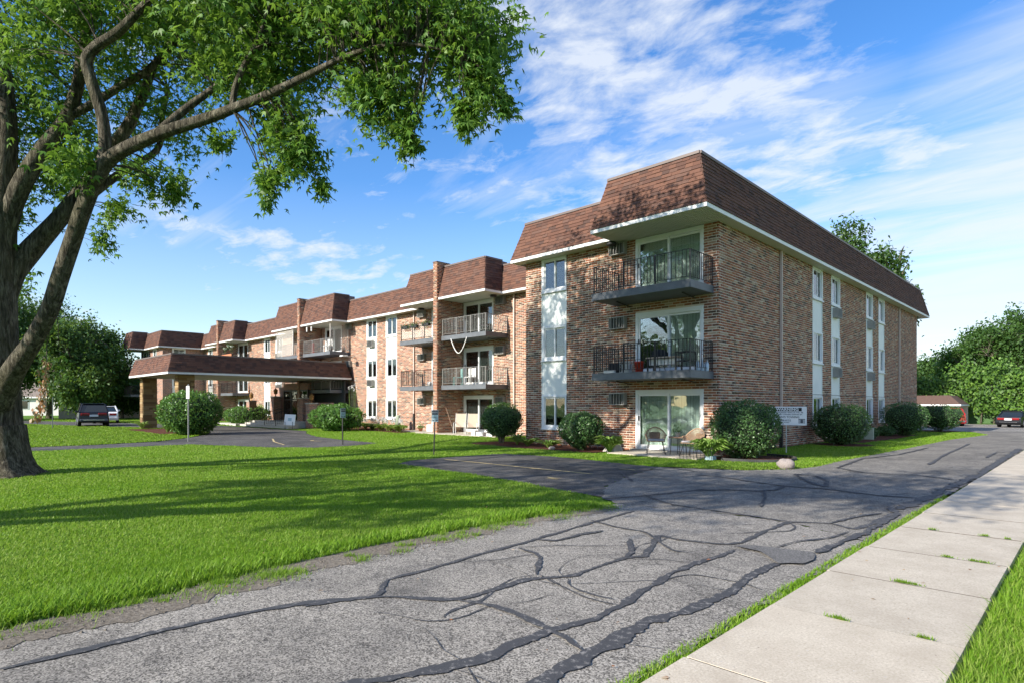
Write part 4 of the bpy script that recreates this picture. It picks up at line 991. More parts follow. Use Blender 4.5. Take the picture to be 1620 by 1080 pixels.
# ---- brick fins between the balconies, rising past the eaves
def fin(x, y0, t=0.32):
    m = MB(); m.box(x - t / 2 + 0.008, x + t / 2 - 0.008, y0 + 0.008, YM - 0.01, 0, 9.45); o = m.build('brick_fin', M['mortar'], B)
    MB().box(x - t / 2 - 0.03, x + t / 2 + 0.03, y0 - 0.03, y0 + 0.95, 9.45, 9.50).build('fin_cap', M['drip_edge'], o)
    V = []; F = []; rv = []
    rows = int(9.45 / PIT_H)
    def br(p, q, z, nrm):
        nx, ny = nrm; b = len(V); ox, oy = nx * 0.004, ny * 0.004; ix, iy = -nx * 0.02, -ny * 0.02
        V.extend([(p[0] + ox, p[1] + oy, z), (q[0] + ox, q[1] + oy, z), (q[0] + ox, q[1] + oy, z + BR_H), (p[0] + ox, p[1] + oy, z + BR_H),
                  (p[0] + ix, p[1] + iy, z), (q[0] + ix, q[1] + iy, z), (q[0] + ix, q[1] + iy, z + BR_H), (p[0] + ix, p[1] + iy, z + BR_H)])
        F.extend([(b, b + 1, b + 2, b + 3), (b, b + 4, b + 5, b + 1), (b + 1, b + 5, b + 6, b + 2), (b + 2, b + 6, b + 7, b + 3), (b + 3, b + 7, b + 4, b)]); rv.extend([random.random()] * 8)
    for i in range(rows):
        z = i * PIT_H + 0.006
        s = x - t / 2
        if i % 2: br((s, y0), (s + 0.20, y0), z, (0, -1)); br((s + 0.212, y0), (s + t, y0), z, (0, -1))
        else: br((s, y0), (s + 0.10, y0), z, (0, -1)); br((s + 0.112, y0), (s + t, y0), z, (0, -1))
        for sx, nx in ((x + t / 2, 1), (x - t / 2, -1)):
            y = y0 - (PIT_L / 2 if i % 2 else 0)
            while y < YM - 0.1:
                a = max(y + 0.006, y0 + 0.0); b2 = min(y + PIT_L - 0.006, YM - 0.01)
                if b2 - a > 0.03: br((sx, a), (sx, b2), z, (nx, 0))
                y += PIT_L
    from_np('brickwork', V, np.array(F), M['brick'], o, rnd_v=rv, kind='stuff')
fin(-26.24, 20.62); fin(-42.75, 20.68); fin(-59.4, 20.72)

# ---- entrance canopy with its own mansard, on stone piers
CAN = [(-37.9, 22.3), (-37.9, 10.56), (-46.31, 10.56), (-46.31, 22.3)]
can = MB().box(-46.2, -38.0, 10.67, 22.2, 3.385, 3.41).build('canopy', M['soffit_cream'], B)
mansard(CAN, 0.30, 3.50, 4.53, can, exp=0.125, segs={0, 1, 2})
place_shingles()
def stone_pier(x0, x1, y0, y1):
    o = MB().box(x0 + 0.012, x1 - 0.012, y0 + 0.012, y1 - 0.012, 0, 3.38).build('stone_pier', M['bare_soil'], B)
    z = 0.0; r = random.Random(int(-x0 * 10)); me = {}
    def st(ax, a, b, c, z0, z1):
        m = MB(); d = r.uniform(-0.012, 0.014)
        if ax == 'f': m.box(a, b, y0 - 0.02 - d, y0 + 0.05, z0, z1)
        elif ax == 'r': m.box(x1 - 0.05, x1 + 0.02 + d, a, b, z0, z1)
        else: m.box(x0 - 0.02 - d, x0 + 0.05, a, b, z0, z1)
        m.build('stone', M['pier_stone'], o, bevel=0.012)
    while z < 3.33:
        h = min(r.uniform(0.10, 0.24), 3.37 - z)
        for ax, a0, b0 in (('f', x0, x1), ('r', y0, y1), ('l', y0, y1)):
            a = a0
            while a < b0 - 0.01:
                L = r.uniform(0.35, 0.95); b = min(a + L, b0)
                if b0 - b < 0.18: b = b0
                st(ax, a + 0.006, b - 0.006, None, z + 0.006, z + h - 0.006); a = b
        z += h
stone_pier(-39.35, -38.75, 11.35, 12.25); stone_pier(-46.0, -45.4, 11.15, 12.0)

# ---- entrance: vestibule, glazed doors, platform, steps, rails, lantern pillars
v = MB(); v.box(-47.3, -45.3, 20.75, 21.0, 0.42, 2.95); v.box(-41.3, -38.0, 20.75, 21.0, 0.0, 1.75); v.box(-45.3, -41.3, 20.75, 21.0, 2.72, 3.2); v.build('vestibule_wall', M['brick_far'], B)
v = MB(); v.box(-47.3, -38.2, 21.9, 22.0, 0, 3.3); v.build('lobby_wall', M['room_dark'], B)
d = MB()
for x in (-45.3, -44.1, -42.85, -41.45): d.box(x, x + 0.12, 20.72, 20.85, 0.42, 2.72)
d.box(-45.18, -41.45, 20.724, 20.85, 2.60, 2.715); d.box(-45.18, -41.45, 20.726, 20.85, 1.95, 2.03)
dd = d.build('entrance_door', M['door_brown'], B)
for a, b in ((-45.18, -44.1), (-43.98, -42.85), (-42.73, -41.45)): MB().box(a, b, 20.78, 20.80, 0.45, 2.6).build('pane', M['window_glass'], dd)
MB().box(-42.95, -42.9, 20.66, 20.71, 1.2, 1.7).build('handle', M['brass'], dd)
st = MB(); st.box(-46.6, -38.9, 18.6, 20.74, 0.0, 0.42); stp = st.build('entrance_platform', M['cap_stone'], B)
for i, (y, z) in enumerate(((18.25, 0.28), (17.9, 0.14))): MB().box(-46.6, -38.4, y, y + 0.355, 0.0, z).build('step', M['cap_stone'], B, bevel=0.008)
MB().box(-50.5, -46.6, 17.6, 18.6, 0.0, 0.16).build('entrance_kerb', M['cap_stone'], B)
for x in (-45.6, -42.4, -40.6):
    r = MB(); r.tube([(x, 18.0, 0.1), (x, 18.0, 1.0), (x, 19.2, 1.35), (x, 19.2, 0.4)], 0.022, 6)
    for k in range(1, 8): t = k / 8; r.bar((x, 18.0 + 1.2 * t, 0.20 + 0.3 * t), (x, 18.0 + 1.2 * t, 1.0 + 0.35 * t), 0.014)
    r.build('handrail', M['iron'], B)
for i, (x, y, z, h) in enumerate(((-46.9, 18.9, 0.0, 1.85), (-45.75, 20.3, 0.42, 1.75), (-41.0, 20.3, 0.42, 1.6), (-38.55, 19.6, 0.0, 1.65))):
    p = MB().box(x - 0.28, x + 0.28, y - 0.28, y + 0.28, z, z + h).build('lantern_pillar', M['brick_far'], B)
    MB().box(x - 0.33, x + 0.33, y - 0.33, y + 0.33, z + h, z + h + 0.08).build('pillar_cap', M['cap_stone'], p)
    if i != 2:
        MB().lathe((x, y, z + h + 0.08), [(0.07, 0), (0.05, 0.05), (0.03, 0.14), (0.09, 0.17), (0.13, 0.20), (0.16, 0.44), (0.18, 0.46), (0.06, 0.58), (0.02, 0.64), (0.0, 0.68)], 10).build('lantern', M['brass'], p)
# ------------------------------------------------------------------ vegetation helpers
def frames(n, g, tipdir, nbias):
    t = tipdir / np.linalg.norm(tipdir, axis=1, keepdims=True)
    u = g.normal(size=(n, 3)) * 0.55 + nbias
    u -= t * (u * t).sum(1, keepdims=True); u /= np.maximum(np.linalg.norm(u, axis=1, keepdims=True), 1e-6)
    return t, u, np.cross(t, u)
MAPLE = np.array([(0, 0, 0), (0.16, 0.34, 0.05), (0, 1.0, -0.12), (-0.16, 0.34, 0.05), (0.62, 0.66, -0.10), (0.30, 0.12, 0.02), (-0.62, 0.66, -0.10), (-0.30, 0.12, 0.02)])
MAPLE_F = np.array([(0, 1, 2, 3), (0, 5, 4, 1), (0, 3, 6, 7)])
OVAL = np.array([(0, 0, 0), (0.30, 0.45, 0.06), (0, 1, -0.05), (-0.30, 0.45, 0.06)]); OVAL_F = np.array([(0, 1, 2, 3)])
def leaves(name, P, size, g, mat, parent, shape='maple', tip=None, nb=None, kind='stuff', rv=None):
    n = len(P); S, SF = (MAPLE, MAPLE_F) if shape == 'maple' else (OVAL, OVAL_F)
    if tip is None:
        tip = g.normal(size=(n, 3)); tip[:, 2] = -np.abs(tip[:, 2]) * 0.7 - 0.35
    if nb is None: nb = np.array([[0, 0, 1.0]])
    t, u, w = frames(n, g, tip, nb)
    V = P[:, None, :] + (S[None, :, 0:1] * w[:, None] + S[None, :, 1:2] * t[:, None] + S[None, :, 2:3] * u[:, None]) * size[:, None, None]
    F = (np.arange(n)[:, None, None] * len(S) + SF[None]).reshape(-1, 4)
    rv = g.random(n) if rv is None else rv
    return from_np(name, V.reshape(-1, 3), F, M[mat], parent, rnd_v=np.repeat(rv, len(S)), kind=kind)
def sm_pts(pts, k=5):
    """Catmull-Rom through (point, radius) pairs"""
    out = []; n = len(pts)
    for i in range(n - 1):
        p0, p1, p2, p3 = pts[max(i - 1, 0)], pts[i], pts[i + 1], pts[min(i + 2, n - 1)]
        for j in range(k):
            t = j / k; a = [0.5 * (2 * p1[0] + (p2[0] - p0[0]) * t + (2 * p0[0] - 5 * p1[0] + 4 * p2[0] - p3[0]) * t * t + (3 * p1[0] - p0[0] - 3 * p2[0] + p3[0]) * t ** 3)]
            out.append((a[0], p1[1] + (p2[1] - p1[1]) * t))
    out.append(pts[-1]); return out
def limb(mb, pts, n=12, k=5):
    s = sm_pts(pts, k); mb.tube([p for p, r in s], [r for p, r in s], n); return s

def clusters_in(ells, g, dens):
    C = []; S = []
    for (c, rad, k) in ells:
        m = max(1, int(k * dens)); d = g.normal(size=(m, 3)); d /= np.linalg.norm(d, axis=1, keepdims=True)
        rr = g.random((m, 1)) ** 0.45
        a, b, z = rad
        q = d * rr; off = np.outer(q[:, 0] * a, RT) + np.outer(q[:, 1] * b, FW) + np.outer(q[:, 2] * z, (0, 0, 1))
        C.append(np.array(c)[None] + off); S.append(np.full(m, min(1.0, 0.30 + 0.9 * min(rad))))
    return np.concatenate(C), np.concatenate(S)
def crown_of(root, skel, ells, seed, dens=1.0, per=58, rad=0.46, lsize=(0.075, 0.13), leaf='maple_leaf', shape='maple', twig_r=0.016, droop=0.35, singles=0, bark='bark'):
    g = np.random.default_rng(seed)
    C, CS = clusters_in(ells, g, dens); nC = len(C)
    SP = np.array([tuple(p) for p, r in skel]); 
    tw = MB()
    for c in C:
        d2 = ((SP - c) ** 2).sum(1) + np.maximum(0, SP[:, 2] - c[2] - 0.2) * 2.0; i = int(np.argmin(d2)); a = Vector(SP[i]); b = Vector(c)
        L = (b - a).length
        if L < 0.15 or L > 6: continue
        mid = (a + b) / 2 + Vector((g.normal() * 0.07 * L, g.normal() * 0.07 * L, 0.10 * L)); r0 = min(0.05, twig_r * (0.6 + L * 0.35))
        tw.tube([a, (a + mid) / 2 + Vector((0, 0, 0.03 * L)), mid, (mid + b) / 2 + Vector((0, 0, 0.02 * L)), b, b + Vector((g.normal() * .1, g.normal() * .1, -0.3))], [r0, r0 * .85, r0 * .65, r0 * .45, r0 * .3, 0.003], 4, False)
    tw.build('twigs', M[bark], root, kind='stuff')
    n = nC * per
    ax = g.normal(size=(nC, 3)); ax[:, 2] = -np.abs(ax[:, 2]) - droop * 2; ax /= np.linalg.norm(ax, axis=1, keepdims=True)
    tt = g.normal(size=n) * rad * 0.75; lat = g.normal(size=(n, 3)) * rad * 0.45
    P = np.repeat(C, per, 0) + (np.repeat(ax, per, 0) * tt[:, None] + lat) * np.repeat(CS, per)[:, None]
    size = g.uniform(*lsize, n); cl = np.repeat(g.random(nC), per)
    rv = (cl * 0.55 + g.random(n) * 0.45)
    tip = g.normal(size=(n, 3)) * 0.6 + np.repeat(ax, per, 0) * 0.5; tip[:, 2] -= droop
    if singles:
        d = np.linalg.norm(P - CAMP, axis=1)
        dep = P[:, 0] * FW.x + P[:, 1] * FW.y; lt = P[:, 0] * RT.x + P[:, 1] * RT.y
        px = 810 + FPX * lt / np.maximum(dep, .1); py = YH - FPX * (P[:, 2] - 1.62) / np.maximum(dep, .1)
        vis = (dep > 1) & (px > 0) & (px < 1620) & (py > 0)
        o = np.argsort(np.where(vis, d, 1e6))[:singles]; keep = np.ones(n, bool); keep[o] = False
        me = None; S = MAPLE
        t, u, w = frames(len(o), g, tip[o], np.array([[0, 0, 1.0]]))
        for i, k in enumerate(o):
            if me is None:
                m = MB(); m.add([tuple(p) for p in S], [tuple(f) for f in MAPLE_F]); ob = m.build('leaf', M[leaf], root, local=True); me = ob.data; me.attributes.remove(me.attributes['rnd'])
            else: ob = link(bpy.data.objects.new('leaf', me)); ob.parent = root
            mt = Matrix((w[i], t[i], u[i])).transposed()
            ob.matrix_local = Matrix.Translation(Vector(P[k]) - ORG[root.name]) @ mt.to_4x4() @ Matrix.Scale(float(size[k]), 4)
    else: keep = slice(None)
    leaves('crown', P[keep], size[keep], g, leaf, root, shape, tip[keep], rv=rv[keep])

def big_maple():
    D0 = 13.8; base = gz(2, 752)
    root = thing('maple_tree', 'big old maple with forked grey trunk on the front lawn, its boughs over the picture', 'tree', tuple(base))
    L = lambda rows: [(at(px, py, d), r) for px, py, d, r in rows]
    limbs = {
     'trunk': L([(2, 745, 13.8, .52), (-3, 705, 13.8, .50), (-5, 640, 13.8, .46), (-7, 570, 13.8, .44), (-7, 500, 13.85, .41), (-6, 430, 13.9, .38), (0, 350, 13.9, .32), (6, 280, 13.9, .26), (10, 200, 13.9, .21), (4, 110, 14, .17), (-10, 20, 14, .13), (-25, -120, 14, .08), (-30, -260, 14, .04)]),
     'b1': L([(-8, 655, 13.7, .30), (18, 592, 13.35, .235), (50, 543, 13.1, .185), (78, 492, 12.9, .172), (95, 440, 12.8, .168), (112, 390, 12.7, .162), (134, 325, 12.5, .158), (153, 282, 12.4, .152), (180, 247, 12.3, .14), (250, 213, 12.1, .12), (330, 187, 11.9, .105), (372, 171, 11.7, .092), (420, 152, 11.5, .082), (490, 118, 11.2, .062), (560, 85, 10.9, .045), (640, 70, 10.6, .032), (730, 85, 10.4, .018)]),
     'b2': L([(156, 276, 12.4, .13), (166, 232, 12.35, .118), (161, 182, 12.3, .112), (148, 140, 12.25, .112), (137, 98, 12.2, .112), (152, 74, 12.1, .10), (188, 50, 12.0, .09), (232, 5, 11.9, .07), (300, -60, 11.7, .05), (360, -140, 11.6, .03)]),
     'b3': L([(246, 215, 12.1, .095), (285, 180, 12.3, .08), (330, 146, 12.4, .068), (380, 110, 12.4, .055), (430, 60, 12.4, .04), (475, 0, 12.3, .03), (520, -80, 12.2, .02)]),
     'b4': L([(367, 173, 11.7, .062), (372, 140, 11.75, .06), (386, 105, 11.8, .055), (405, 70, 11.8, .046), (420, 30, 11.8, .035), (445, -40, 11.8, .02)]),
     'b5': L([(-4, 490, 13.9, .30), (20, 432, 14.1, .25), (45, 398, 14.3, .22), (97, 342, 14.5, .185), (150, 275, 14.7, .165), (200, 204, 14.9, .14), (226, 150, 15.0, .12), (243, 108, 15.0, .10), (285, 54, 15.1, .08), (330, 0, 15.1, .06), (390, -80, 15.2, .04)]),
     'b6': L([(-2, 400, 13.9, .26), (18, 328, 13.9, .215), (50, 264, 13.8, .185), (78, 225, 13.8, .165), (104, 190, 13.8, .15), (122, 140, 13.8, .125), (129, 92, 13.8, .115), (137, 50, 13.8, .095), (155, 0, 13.8, .075), (180, -90, 13.8, .05)]),
     'b7': L([(110, 184, 13.8, .10), (150, 163, 13.9, .09), (192, 136, 14.0, .085), (236, 110, 14.1, .08), (268, 70, 14.2, .07), (290, 30, 14.3, .055), (330, -40, 14.4, .035)]),
     'b8': L([(0, 455, 13.9, .26), (40, 414, 14.4, .19), (78, 372, 14.8, .15), (118, 330, 15.2, .12), (190, 275, 15.8, .10), (248, 238, 16.2, .08), (256, 190, 16.4, .065), (266, 140, 16.6, .05)]),
     'b9': L([(-4, 380, 13.9, .22), (-40, 290, 13.7, .17), (-95, 190, 13.4, .13), (-150, 60, 13.2, .09), (-190, -80, 13, .05)]),
     'b10': L([(-6, 420, 13.9, .22), (-50, 330, 15, .16), (-110, 230, 16.4, .11), (-150, 130, 17.6, .07), (-180, 20, 18.5, .04)]),
    }
    skel = []
    for k, v in limbs.items():
        mb = MB(); s = limb(mb, v, 16 if k in ('trunk', 'b1') else 10); skel += s
        mb.build('trunk' if k == 'trunk' else 'bough', M['bark'], root, smooth=True)
    # root flare: the foot of the trunk swells into ridges
    vs = []; n = 40; p = Vector(base); prof = [(-.12, .90, .26), (0.0, .80, .24), (.10, .68, .20), (.22, .60, .15), (.42, .55, .09), (.75, .515, .05), (1.15, .50, .02)]
    for z, r0, am in prof:
        for k in range(n):
            a = 6.2832 * k / n; f = 1 + am * (0.55 * math.sin(5 * a + .6) + .35 * math.sin(8 * a + 2) + .2 * math.sin(3 * a)); q = p.lerp(Vector(at(-3, 690, 13.8)).xy.to_3d(), z / 1.5)
            vs.append((q.x + r0 * f * math.cos(a), q.y + r0 * f * math.sin(a), z))
    mb = MB(); mb.add(vs, [(i * n + k, i * n + (k + 1) % n, (i + 1) * n + (k + 1) % n, (i + 1) * n + k) for i in range(len(prof) - 1) for k in range(n)]); mb.build('root_flare', M['bark'], root, smooth=True)
    ells = [(at(70, 40, 15.4), (3.4, 2.0, 2.4), 80), (at(-150, 120, 14.0), (2.4, 3.0, 2.6), 60), (at(20, 60, 12.6), (1.3, .8, 1.5), 26), (at(150, 15, 12.6), (1.8, 1.2, .5), 26), (at(40, 300, 14.6), (1.1, 1.0, 0.9), 20), (at(110, 235, 15.0), (1.4, 1.0, 1.0), 30), (at(130, 255, 12.2), (.55, .4, .45), 9), (at(250, 90, 14.2), (2.2, 1.3, 1.2), 42), (at(420, 25, 12.4), (2.4, 2.2, 1.4), 150),
            (at(400, 120, 12.6), (1.3, .8, 0.7), 30), (at(610, 15, 11.4), (1.7, 1.8, 1.25), 130), (at(740, 50, 10.9), (0.95, 1.2, 0.85), 48), (at(765, 130, 10.8), (0.5, 0.6, 0.5), 16), (at(740, 190, 10.9), (0.22, 0.3, 0.42), 7), (at(795, 165, 10.8), (0.2, 0.25, 0.18), 4),
            (at(620, 145, 11.2), (0.55, 0.6, 0.6), 20), (at(640, 205, 11.3), (0.28, 0.35, 0.32), 8), (at(652, 236, 11.3), (0.12, 0.2, 0.08), 3), (at(575, 155, 11.4), (0.45, 0.5, 0.45), 11),
            (at(455, 190, 11.9), (0.7, 0.6, 0.36), 16), (at(470, 240, 11.8), (0.5, 0.4, 0.42), 15), (at(430, 282, 11.9), (0.22, 0.3, 0.30), 6), (at(505, 288, 11.9), (0.16, 0.2, 0.12), 3), (at(418, 318, 11.9), (0.10, 0.15, 0.10), 2),
            (at(240, 285, 13.6), (0.75, 0.6, 0.32), 13), (at(285, 305, 13.4), (0.22, 0.3, 0.14), 3), (at(190, 335, 14.0), (0.4, 0.4, 0.25), 5), (at(150, 375, 14.4), (0.3, 0.4, 0.3), 4), (at(20, 420, 15.2), (0.7, 0.8, 0.6), 7), (at(340, 222, 12.6), (0.4, 0.4, 0.16), 4),
            (at(80, 170, 16.0), (1.6, 1.2, 1.1), 24), (at(260, 190, 16.2), (1.3, 1.2, 1.0), 24), (at(330, 40, 15.2), (2.6, 1.6, 1.6), 44),
            (at(230, -120, 13.2), (4.6, 4.2, 2.0), 190), (at(520, -180, 11.9), (2.6, 3.0, 1.7), 120), (at(-200, -80, 13.8), (3.0, 3.6, 3.2), 110)]
    crown_of(root, skel, ells, 3, 0.88, 52, 0.42, (0.09, 0.18), singles=280)
    # a spray of withered leaves hanging from the lowest bough
    root2 = root; g = np.random.default_rng(8)
    pts = [at(74, 545, 13.1), at(73, 575, 13.1), at(71, 610, 13.1), at(66, 640, 13.1), at(56, 662, 13.1)]
    MB().tube([at(85, 490, 12.9)] + pts, [0.012, 0.01, 0.009, 0.008, 0.006, 0.004], 5).build('dead_twig', M['bark'], root)
    q = []
    for i in range(170):
        t = g.random() * 3.2 + 0.8; k = min(3, int(t)); p = pts[k].lerp(pts[k + 1], t - k) if k < 4 else pts[4]
        q.append(tuple(p + Vector(g.normal(size=3)) * 0.05))
    q = np.array(q); tip = g.normal(size=(len(q), 3)) * 0.4; tip[:, 2] -= 1
    leaves('dead_leaves', q, g.uniform(0.07, 0.12, len(q)), g, 'dry_leaf', root, 'oval', tip)
    # a fresh spray beside it
    q = np.array([tuple(at(95 + g.normal() * 9, 578 + g.normal() * 12, 13.0 + g.normal() * .12)) for i in range(34)])
    leaves('low_spray', q, g.uniform(0.09, 0.14, len(q)), g, 'maple_leaf', root, 'maple')
    MB().tube([at(88, 470, 12.8), at(92, 520, 12.9), at(95, 575, 13.0)], [0.012, 0.008, 0.004], 5).build('twig', M['bark'], root)
big_maple()

def verge_maple():
    base = Vector((-12.5, -7.0, 0))
    root = thing('maple_tree', 'second maple on the lawn to the left, its shade lying across the driveway', 'tree', tuple(base))
    skel = []
    def L(rows): return [(base + Vector(p), r) for p, r in rows]
    for nm, rows in (('trunk', [((0, 0, -.1), .55), ((0, .1, .6), .40), ((.1, .1, 2.5), .34), ((.3, .2, 4.5), .30), ((.8, .4, 7), .22), ((1.2, .5, 10), .12), ((1.4, .6, 12), .05)]),
                     ('bough', [((.1, .1, 3.0), .22), ((1.6, .9, 4.8), .17), ((3.4, 1.8, 6.3), .12), ((5.4, 2.8, 7.2), .07), ((7.0, 3.6, 7.8), .03)]),
                     ('bough', [((.2, .1, 3.6), .2), ((-1.2, 1.2, 5.6), .15), ((-2.4, 2.6, 7.6), .09), ((-3.2, 3.6, 9.2), .04)]),
                     ('bough', [((.3, .2, 4.4), .2), ((2.0, -.8, 6.6), .14), ((4.0, -1.6, 8.4), .09), ((5.6, -2.2, 9.4), .04)])):
        mb = MB(); skel += limb(mb, L(rows), 10); mb.build(nm, M['bark'], root, smooth=True)
    E = [(base + Vector(c), r, k) for c, r, k in [((4.6, 2.0, 8.4), (2.6, 2.6, 1.7), 40), ((7.4, 3.4, 8.6), (1.8, 1.8, 1.1), 22), ((1.0, 1.0, 9.6), (3.0, 3.0, 2.2), 60), ((5.2, -0.6, 10.0), (2.2, 2.4, 1.4), 30), ((7.0, 1.6, 10.6), (2.6, 2.4, 1.2), 32), ((0.2, 1.6, 6.2), (3.4, 1.8, .6), 34), ((-3.6, 2.6, 7.0), (2.6, 2.0, .8), 36), ((3.0, 0.4, 6.4), (1.6, 1.6, .6), 16)]]
    crown_of(root, skel, E, 9, 1.0, 46, 0.5, (0.13, 0.2))
verge_maple()

# ---- simpler trees further off
def tree(label, x, y, h, cr, seed, trunk_h=0.3, leaf='far_leaf', group=None, lean=0.0, dens=1.0, ls=(0.2, 0.34), trunk_r=None, zc=0.62, vr=0.42, name='tree'):
    g = np.random.default_rng(seed); z0 = float(gh(x, y)); base = Vector((x, y, z0))
    root = thing(name, label, 'tree', tuple(base), group)
    tr = trunk_r or h * 0.022; skel = []
    mb = MB(); skel += limb(mb, [(base + Vector((0, 0, -.1)), tr * 1.5), (base + Vector((0, 0, h * .06)), tr), (base + Vector((lean * .3, 0, h * trunk_h)), tr * .85), (base + Vector((lean * .7, 0, h * .6)), tr * .5), (base + Vector((lean, 0, h * .93)), tr * .12)], 9)
    mb.build('trunk', M['bark'], root, smooth=True); lm = MB()
    for i in range(9):
        a = i * 2.4 + g.random(); z = h * (trunk_h + 0.05 + 0.45 * i / 9); e = Vector((math.cos(a), math.sin(a), 0)); Lr = cr * g.uniform(0.55, 0.85)
        p = base + Vector((lean * z / h, 0, z)); skel += limb(lm, [(p, tr * .5), (p + e * Lr * .4 + Vector((0, 0, h * .07)), tr * .33), (p + e * Lr * .75 + Vector((0, 0, h * .11)), tr * .2), (p + e * Lr + Vector((0, 0, h * .13)), tr * .06)], 6, 3)
    lm.build('limbs', M['bark'], root, smooth=True)
    E = [(base + Vector((lean * .6, 0, h * zc)), (cr * .8, cr * .8, h * vr * .75), int(70 * dens))]
    for i in range(11):
        a = i * 2.39 + g.random(); zz_ = h * g.uniform(zc - vr * .75, zc + vr * .6); f = math.sqrt(max(0.15, 1 - ((zz_ / h - zc) / vr) ** 2))
        E.append((base + Vector((lean * zz_ / h + math.cos(a) * cr * .72 * f, math.sin(a) * cr * .72 * f, zz_)), (cr * .34, cr * .34, h * .10), int(17 * dens)))
    E.append((base + Vector((lean, 0, h * (zc + vr * .75))), (cr * .35, cr * .35, h * .1), int(14 * dens)))
    crown_of(root, skel, E, seed + 50, 1.0, 44, cr * 0.13 + 0.18, ls, leaf, 'oval', 0.02, 0.2)
    return root
def P2(px, d): p = at(px, YH, d); return p.x, p.y
BG = [('tall broad tree rising behind the flat roof of the near block', 1340, 62, 20.3, 5.0, 101, .3), ('lower tree just showing past the far roof corner of the near block', 1422, 75, 17.2, 2.1, 102, .7)]
for lb, px, d, h, cr, sd, th_ in BG: tree(lb, *P2(px, d), h, cr, sd, th_, dens=2.3, ls=(0.30, 0.46), **(dict(zc=.86, vr=.16) if th_ > .5 else {}))
for i, (px, d, h, cr, lb) in enumerate([(1470, 92, 8.8, 5.0, 'rounded tree beyond the carport, left of the white gable'), (1512, 110, 9.8, 7.0, 'blue green tree standing far behind the pale house roofs'), (1562, 84, 12.2, 6.0, 'bushy tree rising over the tall green screen, left of the largest'), (1612, 80, 14.6, 6.5, 'largest full crowned tree over the green screen at the edge'), (1690, 76, 13.5, 6.5, 'tree behind the black saloon, past the edge of the screen')]):
    tree(lb, *P2(px, d), h, cr, 120 + i, .2, dens=2.2, ls=(0.30, 0.5), zc=.55, vr=.45)
for i, (px, d, h, cr, lb, th_) in enumerate([(128, 62, 11.0, 4.6, 'spreading tree shading the lawn behind the parked cars', .16), (78, 70, 13.4, 6.4, 'tall dark tree left of the parked cars, behind the leaning post', .22), (194, 70, 6.4, 3.0, 'tree between the garage house and the far wing', .25), (10, 66, 15, 6.5, 'tree behind the old maple trunk', .22), (-90, 60, 14, 7, 'tree past the old maple on the street side', .25), (120, 112, 12.5, 7.5, 'far tree over the roof of the beige garage house', .2), (300, 118, 8.0, 5, 'low tree beyond the far wing and the stone piers', .2)]):
    tree(lb, *P2(px, d), h, cr, 140 + i, th_, dens=1.9, ls=(0.24, 0.4), zc=(.52 if i in (0, 2) else .57), vr=.45)
# a dark band of woodland closing the view
def woods():
    g = np.random.default_rng(77); P = []
    for k in range(620):
        px = g.uniform(-700, 2500); d = g.uniform(150, 215); c = at(px, YH, d)
        h = g.uniform(5, 10.5)
        z = g.uniform(0.0, 1.0, 26) ** 0.7 * h
        P.append(np.stack([c.x + g.normal(size=26) * 3.2, c.y + g.normal(size=26) * 3.2, z], -1))
    P = np.concatenate(P); o = leaves('distant_woods', P, g.uniform(1.2, 2.4, len(P)), g, 'far_leaf', None, 'oval')
    tag(o, 'distant belt of trees closing the view beyond the houses', 'woods')
woods()

# ---- tall leafy screen behind the parking lot
def screen():
    g = np.random.default_rng(31); c = Vector((-2, 81, -0.4))
    root = thing('hedge', 'tall ivy green hedge closing the back of the parking lot', 'hedge', tuple(c))
    P = []
    for k in range(760):
        x = g.uniform(-20, 16); top = 5.6 + 0.7 * math.sin(x * .55) + 0.5 * math.sin(x * 1.7 + 1) ; z = g.uniform(0.1, 1.0) ** 0.8 * top
        y = 80.0 + 0.7 * math.sin(x * 1.3 + z) + g.normal() * .35
        n = 30; P.append(np.stack([x + g.normal(size=n) * .5, y + g.normal(size=n) * .32, -0.4 + z + g.normal(size=n) * .38], -1))
    P = np.concatenate(P); tip = g.normal(size=(len(P), 3)) * .6; tip[:, 2] -= 0.7; tip[:, 1] -= .3
    leaves('foliage', P, g.uniform(0.24, 0.42, len(P)), g, 'hedge_leaf', root, 'oval', tip, np.array([[0, -0.8, 0.5]]))
    st = MB()
    for x in np.arange(-20, 16, 1.1):
        y = 80.4 + g.normal() * .2; st.tube([(x, y, -.5), (x + g.normal() * .1, y, 1.5), (x + g.normal() * .2, y, 4.4)], [.07, .06, .02], 5)
    st.build('stems', M['bark'], root, kind='stuff')
    MB().box(-20, 16, 80.6, 80.75, -0.4, 4.3).build('inner_growth', M['yew_leaf'], root)
screen()

